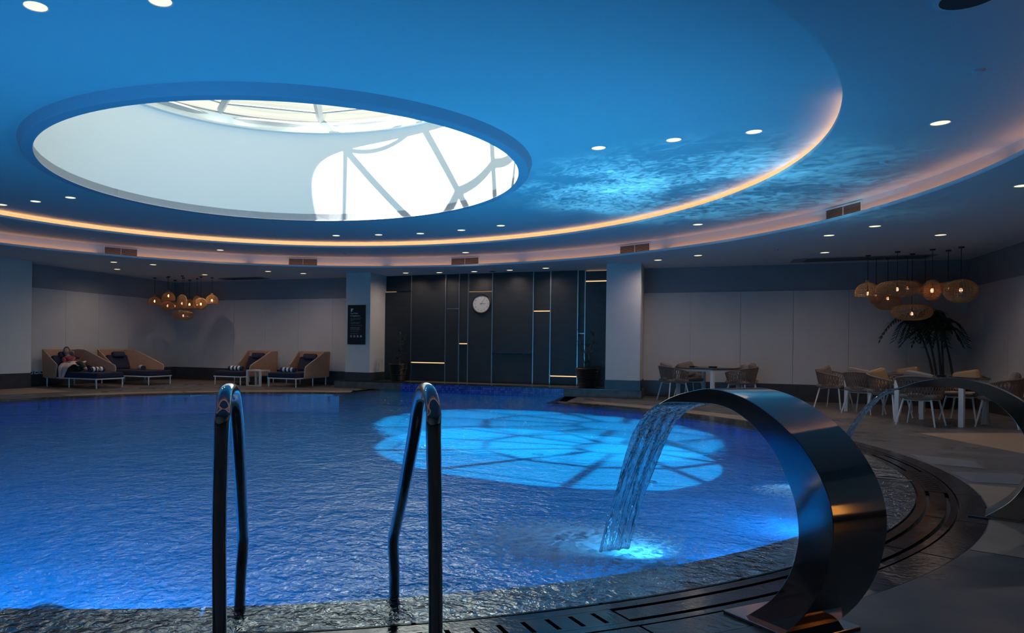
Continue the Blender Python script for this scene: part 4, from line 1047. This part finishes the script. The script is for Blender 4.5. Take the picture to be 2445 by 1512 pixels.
# local axes: x towards the foot of the bed, -y towards the camera side
body = [(-.02, .02, .10, .13, .16), (-.10, .02, .20, .12, .15), (-.17, .02, .31, .13, .17), (-.20, .01, .40, .06, .07), (-.205, -.01, .455, .045, .045), (-.20, -.03, .50, .06, .065),
        (-.15, -.17, .34, .05, .05), (-.02, -.25, .20, .042, .042), (.13, -.17, .27, .03, .03),
        (-.17, .20, .34, .05, .05), (-.02, .26, .21, .042, .042), (.13, .05, .28, .03, .03),
        (.10, -.08, .10, .085, .085), (.42, -.13, .24, .065, .065), (.62, -.12, .06, .045, .045), (.74, -.13, .05, .04, .04),
        (.10, .12, .10, .085, .085), (.45, .14, .14, .065, .065), (.78, .10, .05, .045, .045), (.90, .10, .07, .04, .04)]
eds = [(0, 1), (1, 2), (2, 3), (3, 4), (4, 5), (2, 6), (6, 7), (7, 8), (2, 9), (9, 10), (10, 11), (0, 12), (12, 13), (13, 14), (14, 15), (0, 16), (16, 17), (17, 18), (18, 19)]
skin_body('body', body, eds, M['skin'], pe)
hd = MB()
for i in range(13):
    a = pi * i / 12
    for k in range(20):
        b = 2 * pi * k / 20
        x, y, z = 0.088 * sin(a) * cos(b), 0.075 * sin(a) * sin(b), 0.115 * cos(a)
        if z < -0.03: x *= 1 - 0.25 * (-z - 0.03) / 0.085; y *= 1 - 0.30 * (-z - 0.03) / 0.085
        fx = cos(b - radians(-60))                       # face looks down and to the camera side
        if fx > 0.93 and -0.03 < z < 0.02: x += 0.012 * cos(radians(-60)); y += 0.012 * sin(radians(-60))
        hd.v.append((x, y, z))
for i in range(12):
    for k in range(20): hd.f.append((i * 20 + k, i * 20 + (k + 1) % 20, (i + 1) * 20 + (k + 1) % 20, (i + 1) * 20 + k))
HP = Vector((-.20, -.035, .545))
head = hd.build('head', M['skin'], pe, smooth=True, loc=HP)
fa = radians(-60); fd = Vector((cos(fa), sin(fa), 0)); sd_ = Vector((-sin(fa), cos(fa), 0))
for s in (-1, 1):
    m = MB().lathe([(0.001, 0.008), (0.007, 0.004), (0.009, 0), (0.007, -0.004), (0.001, -0.008)], 10); o = m.build('eye', M['black'], pe, smooth=True); o.location = HP + fd * 0.074 + sd_ * 0.028 * s + Vector((0, 0, .008))
    m = MB().lathe([(0.001, 0.028), (0.012, 0.015), (0.014, 0), (0.010, -0.02), (0.001, -0.028)], 10); o = m.build('ear', M['skin'], pe, smooth=True); o.location = HP + sd_ * 0.08 * s + Vector((0, 0, -.005))
MB().tube([HP + fd * 0.078 - sd_ * 0.02 + Vector((0, 0, -.055)), HP + fd * 0.08 + Vector((0, 0, -.058)), HP + fd * 0.078 + sd_ * 0.02 + Vector((0, 0, -.055))], 0.005, 6).build('mouth', M['maroon'], pe)
hr = MB().grid(lambda u, v: (0.094 * sin(v * 1.75) * cos(2 * pi * u) - fd.x * .012, 0.083 * sin(v * 1.75) * sin(2 * pi * u) - fd.y * .012, 0.122 * cos(v * 1.75) + 0.004), 20, 10)
hr.build('hair', M['hair'], pe, smooth=True, loc=HP)
shirt = [(-.03, .02, .13, .15, .18), (-.10, .02, .21, .14, .175), (-.17, .02, .32, .145, .19), (-.195, .01, .385, .075, .09),
         (-.15, -.17, .34, .065, .065), (-.03, -.245, .215, .058, .058), (-.17, .20, .34, .065, .065), (-.03, .255, .22, .058, .058)]
skin_body('shirt', shirt, [(0, 1), (1, 2), (2, 3), (2, 4), (4, 5), (2, 6), (6, 7)], M['maroon'], pe)
tr_ = [(-.03, .02, .09, .14, .17), (.10, -.08, .105, .10, .10), (.42, -.13, .25, .078, .078), (.60, -.12, .085, .06, .06), (.10, .12, .105, .10, .10), (.45, .14, .15, .078, .078), (.74, .105, .065, .06, .06)]
skin_body('trousers', tr_, [(0, 1), (1, 2), (2, 3), (0, 4), (4, 5), (5, 6)], M['trouser'], pe)
for hx, hy, hz, sg_ in ((.15, -.16, .285, 1), (.15, .04, .295, -1)):
    hm = empty('hand', (hx, hy, hz)); D.objects.remove(hm)
    V = [(hx, hy, hz, .02, .028), (hx + .04, hy, hz + .03, .018, .032)]; E_ = [(0, 1)]
    for f_ in range(4):
        b = len(V); yy = hy + (f_ - 1.5) * .016; l = (.032, .038, .036, .028)[f_]
        V += [(hx + .06, yy, hz + .05, .0085), (hx + .075, yy + sg_ * .012, hz + .05 + l * .6, .0075), (hx + .07, yy + sg_ * .03, hz + .05 + l, .006)]; E_ += [(1, b), (b, b + 1), (b + 1, b + 2)]
    b = len(V); V += [(hx + .02, hy + sg_ * .035, hz + .03, .010), (hx + .045, hy + sg_ * .05, hz + .055, .008)]; E_ += [(0, b), (b, b + 1)]
    skin_body('hand', V, E_, M['skin'], pe, 1)
ph = empty('phone', (-10.05 + .245, 5.36 - .06, .42 + .36), label='dark phone held up in both hands by the reclining person', cat='phone')
MB().cbox((0, 0, 0), (0.009, 0.15, 0.072), m=Matrix.Rotation(radians(20), 4, 'Y')).build('phone_body', M['black'], ph, bevel=0.003)
def cloth(u, v):
    x = -0.10 + 0.46 * u + 0.05 * sin(v * 4); s = v * 0.80
    if s < 0.36: y, z = 0.12 - s, 0.245 + 0.03 * sin(u * 9 + s * 8) - 0.06 * abs(u - 0.5) * 2 * (s / 0.36) - 0.02 * s
    else:
        q = s - 0.36; y, z = -0.24 - 0.22 * min(1, q / 0.16), 0.21 - max(0, q - 0.08) * 1.1
        x = x + (0.5 - u) * q * 0.75; y -= 0.02 * sin(u * 12)
    return (x, y, z + 0.012 * sin(u * 21 + v * 5))
cl = MB().grid(cloth, 26, 30).build('pink_towel', M['pink'], smooth=True, fix=False)
cl.location = (-10.05, 5.36, 0.42); so_ = cl.modifiers.new('solidify', 'SOLIDIFY'); so_.thickness = 0.012
tag(cl, 'pale pink towel over the reclining person\'s lap hanging off the daybed', 'towel')
